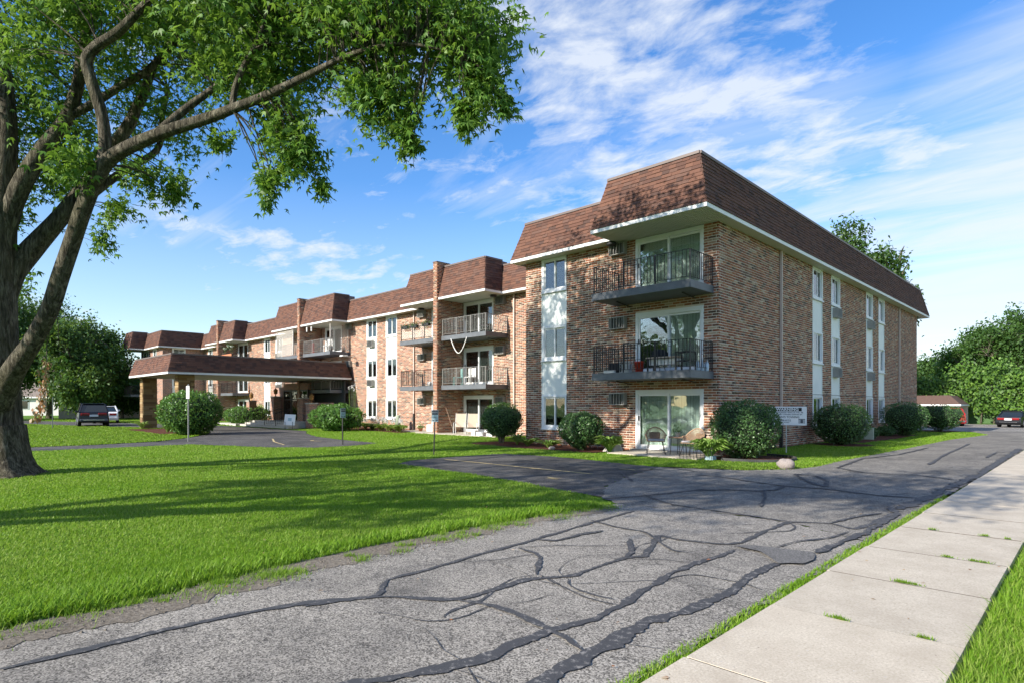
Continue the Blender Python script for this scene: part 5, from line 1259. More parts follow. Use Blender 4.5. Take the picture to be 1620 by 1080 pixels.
# ---- clipped shrubs: a shell of small leaves round a twiggy core
def shrub(label, x, y, w, h, seed, leaf='yew_leaf', name='clipped_shrub', lift=0.1, n=5200, ls=(0.045, 0.085), sx=1.0, rough=0.06, group=None, stem=True, base_cut=0.25, cat='shrub'):
    g = np.random.default_rng(seed); z0 = float(gh(x, y)); root = thing(name, label, cat, (x, y, z0), group)
    a = w / 2; cz = lift + (h - lift) * 0.5; b = (h - lift) / 2
    d = g.normal(size=(n, 3)); d /= np.linalg.norm(d, axis=1, keepdims=True)
    e = 0.86; q = np.sign(d) * np.abs(d) ** e; q /= (np.abs(q) ** 2.3).sum(1, keepdims=True) ** (1 / 2.3)
    bump = 1 + rough * (np.sin(q[:, 0] * 7 + seed) * np.sin(q[:, 1] * 6 + 2) + 0.7 * np.sin(q[:, 2] * 9 + seed * 2) * np.sin(q[:, 0] * 11)) + g.normal(size=n) * 0.022 - np.abs(g.normal(size=n)) * 0.05 + (g.random(n) < 0.02) * g.uniform(0.03, 0.10, n)
    taper = np.where(q[:, 2] < 0, 1 - base_cut * np.abs(q[:, 2]) ** 1.5, 1.0)
    P = np.stack([q[:, 0] * a * sx * bump * taper, q[:, 1] * a * bump * taper, q[:, 2] * b * bump + cz], -1) + np.array([x, y, z0])
    keep = P[:, 2] > z0 + 0.02; P = P[keep]; dn = q[keep]
    tip = g.normal(size=(len(P), 3)) * .7 + dn * 0.35; tip[:, 2] += 0.15
    leaves('foliage', P, g.uniform(*ls, len(P)), g, leaf, root, 'oval', tip, dn * 0.9)
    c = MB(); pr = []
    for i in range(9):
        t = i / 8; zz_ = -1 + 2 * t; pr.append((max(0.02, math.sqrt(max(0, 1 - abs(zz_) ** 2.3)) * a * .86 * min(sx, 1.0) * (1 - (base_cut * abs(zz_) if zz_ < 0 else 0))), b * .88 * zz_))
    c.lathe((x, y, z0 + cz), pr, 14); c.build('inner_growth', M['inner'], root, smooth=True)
    if stem:
        s = MB()
        for k in range(5): an = k * 1.3; s.tube([(x + .05 * math.cos(an), y + .05 * math.sin(an), z0 - .05), (x + .16 * math.cos(an), y + .16 * math.sin(an), z0 + lift + .15), (x + .4 * a * math.cos(an), y + .4 * a * math.sin(an), z0 + cz)], [.045, .035, .02], 6)
        s.build('stems', M['bark'], root)
    return root
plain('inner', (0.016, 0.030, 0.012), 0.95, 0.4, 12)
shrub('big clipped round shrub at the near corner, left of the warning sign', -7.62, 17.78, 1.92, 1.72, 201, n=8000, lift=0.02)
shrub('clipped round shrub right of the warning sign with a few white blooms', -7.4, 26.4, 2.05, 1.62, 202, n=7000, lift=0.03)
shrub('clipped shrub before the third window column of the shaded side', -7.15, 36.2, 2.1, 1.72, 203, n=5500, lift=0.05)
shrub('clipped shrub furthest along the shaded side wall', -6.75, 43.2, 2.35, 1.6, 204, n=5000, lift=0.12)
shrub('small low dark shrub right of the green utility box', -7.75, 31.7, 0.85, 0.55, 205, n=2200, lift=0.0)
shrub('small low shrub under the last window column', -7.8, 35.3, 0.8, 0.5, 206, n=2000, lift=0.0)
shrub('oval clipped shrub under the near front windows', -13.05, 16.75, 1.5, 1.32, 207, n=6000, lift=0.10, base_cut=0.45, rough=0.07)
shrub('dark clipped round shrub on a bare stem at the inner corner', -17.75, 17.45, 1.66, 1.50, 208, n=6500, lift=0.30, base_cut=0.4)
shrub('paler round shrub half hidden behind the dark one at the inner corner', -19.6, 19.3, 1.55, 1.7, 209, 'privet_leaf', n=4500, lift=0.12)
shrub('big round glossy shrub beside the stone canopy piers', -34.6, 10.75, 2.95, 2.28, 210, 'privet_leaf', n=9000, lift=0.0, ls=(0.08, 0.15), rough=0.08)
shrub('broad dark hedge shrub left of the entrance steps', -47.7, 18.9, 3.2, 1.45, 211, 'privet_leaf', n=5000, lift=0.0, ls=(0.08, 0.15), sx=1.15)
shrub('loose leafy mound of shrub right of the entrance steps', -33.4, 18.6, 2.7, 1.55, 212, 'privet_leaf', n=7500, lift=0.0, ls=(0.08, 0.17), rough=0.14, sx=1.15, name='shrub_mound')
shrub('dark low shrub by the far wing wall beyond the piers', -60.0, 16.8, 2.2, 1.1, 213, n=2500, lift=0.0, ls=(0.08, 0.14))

ORD = ['first', 'second', 'third', 'fourth', 'fifth', 'sixth', 'seventh', 'eighth', 'ninth', 'tenth', 'eleventh']
# ---- strap-leaved plants
def strap_plant(label, x, y, r, h, n, seed, leaf='hosta_leaf', wid=0.06, name='hosta_plant', group=None, flowers=0, z0=0.0):
    g = random.Random(seed); root = thing(name, label, 'plant', (x, y, z0), group); m = MB()
    for i in range(n):
        a = g.uniform(0, 6.283); L = r * g.uniform(0.55, 1.15); hh = h * g.uniform(0.5, 1.0); w = wid * g.uniform(0.7, 1.3)
        d = Vector((math.cos(a), math.sin(a), 0)); s = Vector((-d.y, d.x, 0)); ins = g.uniform(0.1, 0.5); vs = []
        for k in range(6):
            t = k / 5; p = Vector((x, y, z0)) + d * (0.04 + L * t * (1 - ins * (1 - t))) + Vector((0, 0, hh * (1.9 * t - 1.25 * t * t) + 0.02)); ww = w * (0.3, 0.75, 1.0, 0.9, 0.55, 0.02)[k]
            fold = Vector((0, 0, ww * 0.35)); vs += [p - s * ww / 2 + fold, p, p + s * ww / 2 + fold]
        fs = []
        for k in range(5):
            b = k * 3; fs += [(b, b + 1, b + 4, b + 3), (b + 1, b + 2, b + 5, b + 4)]
        m.add(vs, fs)
    m.build('leaves', M[leaf], root, kind='stuff', smooth=True)
    if flowers:
        st = MB(); fl = MB()
        for i in range(flowers):
            a = g.uniform(0, 6.283); q = Vector((x + math.cos(a) * r * .4, y + math.sin(a) * r * .4, z0)); t = q + Vector((g.uniform(-.1, .1), g.uniform(-.1, .1), h * g.uniform(1.3, 1.8)))
            st.tube([q, t], 0.006, 4)
            for k in range(6): fl.cbox(t + Vector((g.uniform(-.04, .04), g.uniform(-.04, .04), -0.035 * k)), (0.05, 0.035, 0.035), Matrix.Rotation(g.uniform(0, 3), 3, 'Z'))
        st.build('flower_stalks', M['hosta_leaf'], root, kind='stuff'); fl.build('flowers', M['white_flower'], root, kind='stuff')
strap_plant('bright arching hosta at the right end of the patio', -8.1, 16.45, 0.60, 0.82, 170, 1, wid=0.10)
strap_plant('darker hosta left of the patio, by the oval shrub', -11.75, 16.65, 0.50, 0.75, 130, 2, wid=0.085)
strap_plant('low bright leafy plant by the stem of the dark round shrub', -15.75, 16.9, 0.5, 0.42, 70, 3, 'hosta_leaf', 0.07)
strap_plant('low green plant next to the oval shrub', -14.55, 16.75, 0.5, 0.38, 70, 4, 'hosta_leaf', 0.06)
strap_plant('small lime plant against the inner corner of the near block', -16.6, 17.2, 0.34, 0.62, 40, 5, 'lime_leaf', 0.08)
for i in range(11):
    x = -35.2 + i * 0.62; strap_plant(f'{ORD[i]} hosta from the leafy mound in the flowering row under the front windows', x, 21.2 - 0.10 * i + 0.25 * (i % 2), 0.52, 0.5, 46, 20 + i, 'lime_leaf', 0.15, group='hostas below the main wing windows', flowers=5 if i % 3 else 8)
for i, (x, y) in enumerate(((-36.3, 20.4), (-35.2, 19.5))):
    strap_plant(('pale hosta beside the leafy mound, nearer the wall', 'pale hosta beside the leafy mound, nearer the drive')[i], x, y, 0.5, 0.5, 40, 40 + i, 'lime_leaf', 0.14, flowers=4)
strap_plant('tuft of grassy leaves at the foot of the front stone pier', -38.1, 10.6, 0.5, 0.7, 60, 50, 'hosta_leaf', 0.04)
strap_plant('low leafy plant at the left stone pier', -44.6, 10.9, 0.5, 0.7, 40, 51, 'hosta_leaf', 0.05)
strap_plant('tall feathery grass plant behind the hedge left of the steps', -50.4, 20.6, 1.0, 2.3, 130, 52, 'lime_leaf', 0.05, name='ornamental_grass')
strap_plant('feathery plume grass behind the mound right of the steps', -35.2, 20.9, 0.7, 2.0, 70, 53, 'lime_leaf', 0.035, name='ornamental_grass', flowers=8)
# mulch beds with edging
def bed(poly, seed, edge=None, name='mulch_bed'):
    o = paved(name, poly, M['mulch'], 0.014, amp=0.03, seed=seed); return o
for i, q in enumerate(BEDS + [PIERBED]): bed(q, i + 1)
e = thing('bed_edging', 'curved black lawn edging round the big corner shrub', 'garden edging', (-7.35, 17.85, 0)); m = MB()
cc = circ(-7.45, 17.75, 1.26, 48)
for a, b in zip(cc[34:] + cc[:12], cc[35:] + cc[:13]): m.bar((*a, 0.035), (*b, 0.035), 0.02, 0.10)
m.build('edging_strip', M['edging'], e)
tag(MB().box(-7.9, -7.35, 31.0, 31.16, 0, 0.55).build('utility_box', M['utility_green'], None, bevel=0.02), 'pale green utility box standing by the side wall shrubs', 'utility box')
b = MB(); b.lathe((-31.2, 21.6, 0), [(0.17, 0), (0.17, 0.85), (0.12, 0.95)], 12); tag(b.build('utility_post', M['utility_green'], None, smooth=True), 'short pale green pedestal post beside the hosta row', 'utility post')
# fieldstone at the corner of the drive
def rock(label, x, y, r, h, seed):
    g = random.Random(seed); m = MB(); n1, n2 = 18, 10; vs = []
    for j in range(n2 + 1):
        ph = math.pi * j / n2
        for i in range(n1):
            a = 6.2832 * i / n1; q = Vector((math.sin(ph) * math.cos(a), math.sin(ph) * math.sin(a), math.cos(ph)))
            k = 1 + 0.07 * math.sin(3 * a + seed) * math.sin(2 * ph) + 0.06 * math.sin(5 * q.z + 2 * q.x * 3) + g.uniform(-.02, .02)
            vs.append((x + q.x * r * k * 1.15, y + q.y * r * k * .9, h * .42 + q.z * h * .58 * k))
    fs = [(j * n1 + i, j * n1 + (i + 1) % n1, (j + 1) * n1 + (i + 1) % n1, (j + 1) * n1 + i) for j in range(n2) for i in range(n1)]
    m.add(vs, fs); tag(m.build('boulder', M['granite'], None, smooth=True), label, 'rock')
rock('rounded pinkish granite boulder on the grass by the driveway bend', -5.62, 15.55, 0.19, 0.26, 3)
rock('small pale stone among the low plants under the near front window', -14.0, 16.3, 0.12, 0.12, 5)
# ------------------------------------------------------------------ signs
def text_mesh(name, body, size, mat, parent, loc, rot, align='CENTER', squash=1.0, bold=0.0):
    cu = bpy.data.curves.new(name, 'FONT'); cu.body = body; cu.size = size; cu.align_x = align; cu.align_y = 'CENTER'; cu.extrude = 0.0008; cu.offset = bold; cu.resolution_u = 2
    o = bpy.data.objects.new(name + '_tmp', cu); link(o); dg = bpy.context.evaluated_depsgraph_get(); dg.update()
    me = bpy.data.meshes.new_from_object(o.evaluated_get(dg)); bpy.data.objects.remove(o)
    me.transform(Matrix.Diagonal((squash, 1, 1, 1))); me.materials.clear(); me.materials.append(M[mat])
    r = link(bpy.data.objects.new(name, me)); r.parent = parent; r.location = loc; r.rotation_euler = rot; return r
def warning_sign():
    c = gz(1244, 716); root = thing('warning_sign', 'white towing notice headed WARNING on a thin grey post', 'sign', (c.x, c.y, 0), rz=R(22))
    W, H = 1.22, 0.62; zc = 1.24
    MB().box(-0.02, 0.02, -0.02, 0.02, -0.2, 0.96).build('post', M['galvanised'], root, local=True)
    b = MB().box(-W / 2, W / 2, -0.034, -0.021, zc - H / 2, zc + H / 2).build('board', M['sign_white'], root, local=True, bevel=0.004)
    y = -0.0355; rx = (R(90), 0, 0); ll = -0.02
    k = MB().box(-0.40, 0.46, y - 0.0005, -0.0342, zc + 0.155, zc + 0.27).build('banner', M['print_black'], b, local=True)
    text_mesh('lettering', 'WARNING', 0.125, 'sign_white', b, (0.03, y - 0.0014, zc + 0.212), rx, bold=0.004, squash=1.12)
    for t, sz, x, z, mt in (('UNAUTHORIZED VEHICLES WILL BE', 0.058, 0.03, 0.112, 'print_grey'), ('TOWED AT OWNERS EXPENSE BY', 0.058, 0.03, 0.045, 'print_grey'), ("BROWN'S TOWING", 0.092, -0.02, -0.042, 'print_black'),
                        ('221 888-8152', 0.085, -0.10, -0.150, 'print_grey'), ('OPEN 24 HOURS', 0.05, -0.10, -0.215, 'print_grey'), ('$$$', 0.04, -0.10, -0.268, 'print_grey')):
        text_mesh('lettering', t, sz, mt, b, (x, y, zc + z), rx, bold=0.0015)
    m = MB(); x0 = 0.36
    m.box(x0, x0 + 0.20, y, -0.0342, zc - 0.115, zc - 0.095); m.box(x0 + 0.06, x0 + 0.14, y, -0.0342, zc - 0.24, zc - 0.117)
    for i in range(4): m.box(x0, x0 + 0.055, y, -0.0342, zc - 0.24 + i * 0.034, zc - 0.222 + i * 0.034); m.box(x0 + 0.145, x0 + 0.20, y, -0.0342, zc - 0.24 + i * 0.034, zc - 0.222 + i * 0.034)
    m.build('emblem', M['print_grey'], b, local=True, kind='stuff')
warning_sign()
def post_sign(label, px, py, h, sw, sh, rz, face, lean=0.0, printed=True, pm='iron', top=None):
    c = gz(px, py); root = thing('parking_sign', label, 'sign', (c.x, c.y, 0), rz=rz); t = lean
    MB().bar((0, 0, -0.2), (t, 0, h), 0.045, 0.03).build('post', M[pm], root, local=True)
    if sw:
        b = MB().box(t - sw / 2, t + sw / 2, -0.03, -0.022, h - sh, h).build('plate', M[face], root, local=True, bevel=0.003)
        if printed:
            m = MB(); m.box(t - sw / 2 + .012, t + sw / 2 - .012, -0.0315, -0.0302, h - sh * .40, h - .012); m.box(t - sw / 2 + .02, t - .02, -0.0315, -0.0302, h - sh * .93, h - sh * .84); m.box(t + .02, t + sw / 2 - .02, -0.0315, -0.0302, h - sh * .93, h - sh * .84)
            m.build('print', M['print_grey'], b, local=True)
            text_mesh('lettering', 'PARKING', 0.05, 'sign_white', b, (t, -0.033, h - sh * .2), (R(90), 0, 0))
            text_mesh('lettering', 'ONLY', 0.06, 'print_grey', b, (t, -0.033, h - sh * .62), (R(90), 0, 0))
    if top:
        MB().lathe((t, 0, h), [(0.03, 0), (0.035, 0.05), (0.0, 0.08)], 8).build('post_cap', M['galvanised'], root, local=True)
post_sign('small dark and blue parking sign on a leaning black post by the parking bay', 686, 719, 1.44, 0.22, 0.38, R(38), 'sign_blue', lean=0.05)
post_sign('parking sign seen edge on, on a black post by the entrance drive', 542, 703, 1.47, 0.24, 0.38, R(100), 'sign_blue')
post_sign('tall thin sign on a grey post before the big round shrub', 298, 698, 2.42, 0.26, 0.55, R(10), 'sign_white', pm='galvanised', printed=False, top=True)
post_sign('leaning bare grey metal post on the lawn beside the black car', 83, 677, 2.12, 0, 0, 0, 'sign_white', lean=0.12, pm='galvanised')
c = at(470, 676, 41); r = thing('yard_sign', 'small white square sign propped at the foot of the entrance steps', 'sign', (-37.6, 17.55, 0), rz=R(40))
b = MB().box(-0.36, 0.36, -0.02, 0.02, 0.28, 0.98).build('board', M['sign_white'], r, local=True); b.rotation_euler = (R(-8), R(3), 0)
MB().box(-0.12, 0.12, -0.024, -0.0205, 0.55, 0.75).build('print', M['sign_blue'], b, local=True)
l = MB(); l.bar((-0.25, 0, 0), (-0.25, 0.0, 0.5), 0.02); l.bar((0.25, 0, 0), (0.25, 0, 0.5), 0.02); l.build('legs', M['iron'], r, local=True)

# ------------------------------------------------------------------ patio
MB().box(-11.5, -8.35, 16.15, YF - 0.15, -0.05, 0.045).build('patio', M['concrete'], None)['kind'] = 'structure'
MB().box(-27.5, -21.0, 20.2, YM - 0.02, -0.05, 0.04).build('patio', M['concrete'], None)['kind'] = 'structure'
MB().box(-30.4, -27.6, 20.7, YM - 0.02, -0.05, 0.035).build('patio', M['concrete'], None)['kind'] = 'structure'
def wicker_chair(label, x, y, rz):
    r = thing('wicker_chair', label, 'chair', (x, y, 0.045), 'wicker chairs on the corner patio', rz); w = 0.30
    s = MB(); s.box(-0.27, 0.27, -0.25, 0.25, 0.40, 0.425); so = s.build('seat', M['rattan'], r, local=True, bevel=0.01)
    MB().box(-0.25, 0.25, -0.24, 0.22, 0.427, 0.475).build('cushion', M['cushion'], r, local=True, bevel=0.02)
    ring = []; low = []
    for i in range(25):
        a = R(-20) + R(220) * i / 24; k = math.sin(max(0, min(1, (i - 4) / 16)) * math.pi)
        ring.append((0.33 * math.cos(a), 0.04 + 0.29 * math.sin(a) - 0.02, 0.60 + 0.24 * k)); low.append((0.27 * math.cos(a), 0.0 + 0.25 * math.sin(a), 0.42))
    b = MB(); b.tube(ring, 0.019, 6); b.tube(low, 0.015, 6); b.build('rim', M['rattan'], r, local=True, smooth=True)
    wv = MB()
    for i in range(24):
        for t in (0, .5):
            p = Vector(low[i]).lerp(Vector(low[i + 1]), t); q = Vector(ring[i]).lerp(Vector(ring[i + 1]), t); wv.bar(p, q, 0.009, 0.006)
    for t in np.linspace(.12, .9, 8): wv.tube([Vector(low[i]).lerp(Vector(ring[i]), t) for i in range(25)], 0.005, 4)
    wv.build('weave', M['rattan'], r, local=True, kind='stuff')
    for sx in (-1, 1):
        for sy in (-1, 1): MB().tube([(sx * .2, sy * .18, .41), (sx * .29, sy * .26, 0)], 0.011, 6).build('leg', M['iron'], r, local=True)
    p = MB().box(-0.17, 0.17, 0.12, 0.21, 0.48, 0.72); po = p.build('pillow', M['black_fabric'], r, local=True, bevel=0.03); po.rotation_euler = (R(-14), 0, 0); po.location = (0, 0.13, 0.02)
    return r
wicker_chair('wicker armchair with black pillow, left of the patio table', -10.05, 16.75, R(35)); wicker_chair('wicker armchair partly behind the bright hosta, right of the patio table', -8.75, 16.7, R(-5))
t = thing('patio_table', 'small round wood topped table between the two wicker chairs', 'table', (-9.4, 17.0, 0.045))
MB().lathe((-9.4, 17.0, 0.045), [(0.29, 0.53), (0.30, 0.545), (0.30, 0.565), (0.29, 0.57)], 20).build('tabletop', M['wood_top'], t)
for k in range(4): a = k * 1.571 + .6; MB().tube([(-9.4 + .2 * math.cos(a), 17 + .2 * math.sin(a), .57), (-9.4 + .25 * math.cos(a), 17 + .25 * math.sin(a), .045)], .01, 5).build('leg', M['iron'], t)
def pot(label, x, y, z, r, h, mat='pale_plastic', leafm='yew_leaf', ph=0.2, seed=0, cat='flower pot'):
    o = thing('flower_pot', label, cat, (x, y, z)); MB().lathe((x, y, z), [(r * .7, 0), (r, h * .9), (r * 1.06, h * .9), (r * 1.06, h), (r * .9, h), (r * .85, h * .85)], 12).build('pot', M[mat], o, smooth=True)
    g = np.random.default_rng(seed + 300); n = 90; P = np.array([x, y, z + h]) + np.stack([g.normal(size=n) * r * .8, g.normal(size=n) * r * .8, np.abs(g.normal(size=n)) * ph * .6], -1)
    leaves('plant', P, g.uniform(r * .5, r * .9, n), g, leafm, o, 'oval')
pot('white pot with dark leaves on the patio table', -9.42, 17.0, 0.615, 0.085, 0.13, seed=1)
MBt = MB(); MBt.box(-8.2, -7.95, 16.35, 16.6, 0.0, 0.12); tag(MBt.build('blue_bin', M['sign_blue'], None, bevel=0.02), 'small pale blue tub on the ground before the bright hosta', 'tub')
f = thing('wire_plant_fence', 'low black wire border fence behind the bright hosta', 'border fence', (-8.5, 16.1, 0)); m = MB()
for i in range(10): x = -8.85 + i * .11; m.tube([(x, 16.1, 0), (x, 16.1, .42)], .007, 4)
m.bar((-8.9, 16.1, .1), (-7.8, 16.1, .1), .01); m.bar((-8.9, 16.1, .36), (-7.8, 16.1, .36), .01); m.build('wires', M['iron'], f, kind='stuff')
m = MB(); m.add([(-12.15, 16.75, 0), (-11.65, 16.75, 0), (-11.65, 17.35, 0), (-12.15, 17.35, 0), (-11.95, 16.95, .38), (-11.75, 16.95, .34), (-11.7, 17.2, .3), (-12.0, 17.2, .36)], [(3, 2, 1, 0), (4, 5, 6, 7), (0, 1, 5, 4), (1, 2, 6, 5), (2, 3, 7, 6), (3, 0, 4, 7)])
tag(m.build('splash_stone', M['cap_stone'], None, bevel=0.03), 'pale sloped stone block left of the patio behind the darker hosta', 'stone block')

# loungers on the main wing patio
def sling_chair(label, x, y, rz):
    r = thing('sling_chair', label, 'chair', (x, y, 0.04), 'tan sling chairs on the wing patio', rz)
    MB().add([(-.26, -.28, .40), (.26, -.28, .40), (.26, .2, .37), (-.26, .2, .37)], [(0, 1, 2, 3)]).build('seat', M['tan_mesh'], r, local=True).modifiers.new('s', 'SOLIDIFY').thickness = 0.02
    MB().add([(-.26, .2, .38), (.26, .2, .38), (.26, .46, 1.08), (-.26, .46, 1.08)], [(0, 1, 2, 3)]).build('backrest', M['tan_mesh'], r, local=True).modifiers.new('s', 'SOLIDIFY').thickness = 0.02
    for s in (-1, 1):
        MB().tube([(s * .29, -.34, 0), (s * .29, -.30, .6), (s * .29, .25, .62), (s * .29, .36, 0)], .016, 6).build('leg', M['pale_plastic'], r, local=True); MB().tube([(s * .28, -.3, .4), (s * .28, .2, .37), (s * .28, .47, 1.1)], .015, 6).build('side_rail', M['pale_plastic'], r, local=True)
    return r
sling_chair('tan sling chair, left of the pair, before the wing patio door', -24.45, 20.9, R(40)); sling_chair('tan sling chair, right of the pair, before the wing patio door', -23.75, 21.15, R(40))
o = thing('broom', 'broom leaning on the dark brick fin by the tan chairs', 'broom', (-25.85, 21.0, 0)); MB().tube([(-25.3, 21.2, 0.1), (-26.0, 21.2, 1.45)], .014, 5).build('handle', M['wood_top'], o); MB().cbox((-25.28, 21.2, .1), (.26, .08, .16)).build('bristles', M['iron'], o)
for i, (x, y, w, h) in enumerate(((-22.4, 20.6, .5, .22), (-21.6, 20.5, .42, .18), (-22.9, 20.6, .3, .3))): tag(MB().box(x - w / 2, x + w / 2, y - .15, y + .15, 0, h).build('white_planter', M['pale_plastic'], None, bevel=.02), ('low white planter trough behind the dark round shrub', 'short white trough right of the longer planter, behind the shrub', 'taller white box left of the planters, behind the shrub')[i], 'planter')
m = MB(); m.box(-27.9, -27.35, 21.3, 21.8, 0.04, 0.45); m.box(-27.9, -27.35, 21.72, 21.8, 0.45, 0.98); tag(m.build('white_garden_chair', M['pale_plastic'], None, bevel=0.03), 'white plastic garden chair left of the first brick fin', 'chair')
pot('terracotta pot by the white garden chair', -28.6, 21.4, 0.035, .14, .22, 'terracotta', 'privet_leaf', .2, 3)

# ------------------------------------------------------------------ things on the balconies
zb = 2.43 + .24
def bucket(x, y, z):
    o = thing('bucket', 'bright orange red bucket on the near middle balcony', 'bucket', (x, y, z)); MB().lathe((x, y, z), [(.12, 0), (.155, .30), (.172, .30), (.172, .345), (.15, .345), (.145, .3)], 16).build('body', M['red_plastic'], o, smooth=True)
    MB().tube([(x - .17, y, z + .3), (x - .12, y - .02, z + .42), (x + .12, y - .02, z + .42), (x + .17, y, z + .3)], .006, 5).build('handle', M['iron'], o)
bucket(-10.72, 16.85, zb)
o = thing('bench', 'low bench with a pale top along the near middle balcony', 'bench', (-9.9, 17.0, zb)); MB().box(-10.45, -9.35, 16.8, 17.25, zb + .42, zb + .46).build('seat', M['tan_mesh'], o)
MB().box(-10.40, -9.40, 16.9, 17.2, zb + .2, zb + .4).build('cushion_box', M['pale_plastic'], o, bevel=.02)
for x in (-10.4, -9.4):
    for y in (16.84, 17.21): MB().box(x - .02, x + .02, y - .02, y + .02, zb, zb + .42).build('leg', M['iron'], o)
o = thing('kettle_grill', 'dark domed kettle grill behind the bench on the near middle balcony', 'grill', (-10.35, 17.5, zb)); MB().lathe((-10.35, 17.5, zb), [(.05, .38), (.22, .45), (.27, .56), (.25, .66), (.16, .74), (.0, .77)], 16).build('bowl', M['black_fabric'], o, smooth=True)
for k in range(3): a = k * 2.1; MB().tube([(-10.35 + .1 * math.cos(a), 17.5 + .1 * math.sin(a), zb + .42), (-10.35 + .22 * math.cos(a), 17.5 + .22 * math.sin(a), zb)], .012, 5).build('leg', M['iron'], o)
o = thing('plant_stand', 'small black two tier stand at the corner of the near middle balcony', 'stand', (-9.05, 16.9, zb))
for z in (.28, .55): MB().box(-9.35, -8.85, 16.72, 17.1, zb + z, zb + z + .025).build('shelf', M['iron'], o)
for x in (-9.33, -8.87):
    for y in (16.74, 17.08): MB().box(x - .012, x + .012, y - .012, y + .012, zb, zb + .55).build('leg', M['iron'], o)
o = thing('wire_crate', 'grey wire crate next to the bucket on the near middle balcony', 'crate', (-11.2, 16.85, zb)); m = MB()
for x in np.linspace(-11.38, -11.02, 6): m.box(x - .006, x + .006, 16.70, 16.712, zb, zb + .36); m.box(x - .006, x + .006, 17.0, 17.012, zb, zb + .36)
for z in np.linspace(0.01, .36, 5): m.box(-11.38, -11.02, 16.698, 16.710, zb + z, zb + z + .012); m.box(-11.38, -11.02, 17.0, 17.012, zb + z, zb + z + .012)
m.build('wires', M['galvanised'], o, kind='stuff'); MB().box(-11.33, -11.07, 16.75, 16.97, zb + .02, zb + .28).build('contents', M['pale_plastic'], o)
tag(MB().box(-11.85, -11.5, 16.75, 17.1, zb, zb + .34).build('storage_box', M['black_fabric'], None, bevel=.03), 'black storage box near the left end of the near middle balcony', 'box')
tag(MB().box(-12.0, -11.55, 16.64, 16.74, zb, zb + .09).build('tray', M['pale_plastic'], None, bevel=.01), 'long white tray in front of the black box on the near balcony', 'tray')
for i, x in enumerate((-8.98, -8.88, -8.80)): tag(MB().lathe((x, 17.45 + .13 * i, zb), [(.055, 0), (.06, .02), (.06, .22), (.02, .30), (.022, .34)], 10).build('water_bottle', M['water_jug'], None, smooth=True), ('clear blue water bottle by the wall end of the near middle balcony, outermost of three', 'middle one of three blue water bottles on the near middle balcony', 'water bottle nearest the brick wall on the near middle balcony')[i], 'bottle')
# main wing, upper right balcony: garland, small table and chair, curved ornament
zt3 = 5.13 + .24; zt2 = 2.43 + .24
o = thing('garland', 'white rope garland hanging in a loop under the upper wing balcony', 'garland', (-24.5, 20.85, 5.13)); pts = []
for i in range(25): t = i / 24; pts.append((-25.15 + 1.3 * t, 20.86, 5.16 - .80 * (1 - abs(2 * t - 1) ** 1.8)))
MB().tube(pts, .025, 6).build('rope', M['pale_plastic'], o, smooth=True); m = MB()
for p in pts[1::3]: m.lathe((p[0], p[1], p[2] - .05), [(0, 0), (.045, .04), (.0, .09)], 6)
m.build('tassels', M['pale_plastic'], o, kind='stuff')
def rail_chair(label, x, y, z, mat, rz=0.0):
    r = thing('balcony_chair', label, 'chair', (x, y, z), rz=rz); MB().box(-.24, .24, -.24, .24, .40, .44).build('seat', M[mat], r, local=True)
    MB().box(-.24, .24, .2, .24, .44, .92).build('backrest', M[mat], r, local=True, bevel=.01)
    for sx in (-1, 1):
        for sy in (-1, 1): MB().box(sx * .22 - .015, sx * .22 + .015, sy * .22 - .015, sy * .22 + .015, 0, .4).build('leg', M[mat], r, local=True)
rail_chair('white chair standing on the middle right wing balcony', -24.3, 21.5, zt2, 'pale_plastic', R(15)); rail_chair('teal folding chair left of the white one on the middle wing balcony', -25.2, 21.4, zt2, 'teal_chair', R(-30))
rail_chair('black chair on the upper right wing balcony next to the fin', -25.3, 21.5, zt3, 'iron', R(160)); rail_chair('dark chair on the middle left wing balcony', -27.2, 21.6, zt2, 'black_fabric', R(200))
o = thing('cafe_table', 'dark cafe table on the middle left wing balcony', 'table', (-28.6, 21.5, zt2)); MB().lathe((-28.6, 21.5, zt2), [(.3, .68), (.3, .71)], 16).build('tabletop', M['iron'], o); MB().tube([(-28.6, 21.5, zt2), (-28.6, 21.5, zt2 + .68)], .02, 6).build('leg', M['iron'], o)
tag(MB().lathe((-27.6, 21.3, zt2), [(.05, 0), (.13, .08), (.14, .16), (.1, .25), (0, .28)], 12).build('white_lantern', M['pale_plastic'], None, smooth=True), 'round white lantern on the floor of the middle left wing balcony', 'lantern')
o = thing('arched_trellis', 'curved wire ornament at the right end of the upper wing balcony', 'ornament', (-22.6, 21.8, zt3)); MB().tube([(-23.0, 21.9, zt3), (-22.9, 21.9, zt3 + .7), (-22.6, 21.9, zt3 + .95), (-22.35, 21.9, zt3 + .6), (-22.5, 21.9, zt3 + .4)], .014, 6).build('wire', M['iron'], o); MB().box(-23.5, -22.9, 21.4, 21.8, zt3 + .4, zt3 + .43).build('shelf', M['iron'], o)
for i, x in enumerate((-29.3, -28.4, -27.3)): 
    o = thing('window_box', ('dark leafy planter on the lattice rail, leftmost of three', 'middle leafy planter on the lattice rail', 'leafy planter on the lattice rail nearest the brick fin')[i], 'planter', (x, 20.83, 6.1)); MB().box(x - .3, x + .3, 20.72, 20.9, 6.05, 6.2).build('trough', M['iron'], o)
    g = np.random.default_rng(400 + i); n = 150; P = np.array([x, 20.8, 6.22]) + np.stack([g.normal(size=n) * .2, g.normal(size=n) * .07, g.normal(size=n) * .09], -1); leaves('plant', P, g.uniform(.05, .1, n), g, 'yew_leaf', o, 'oval')
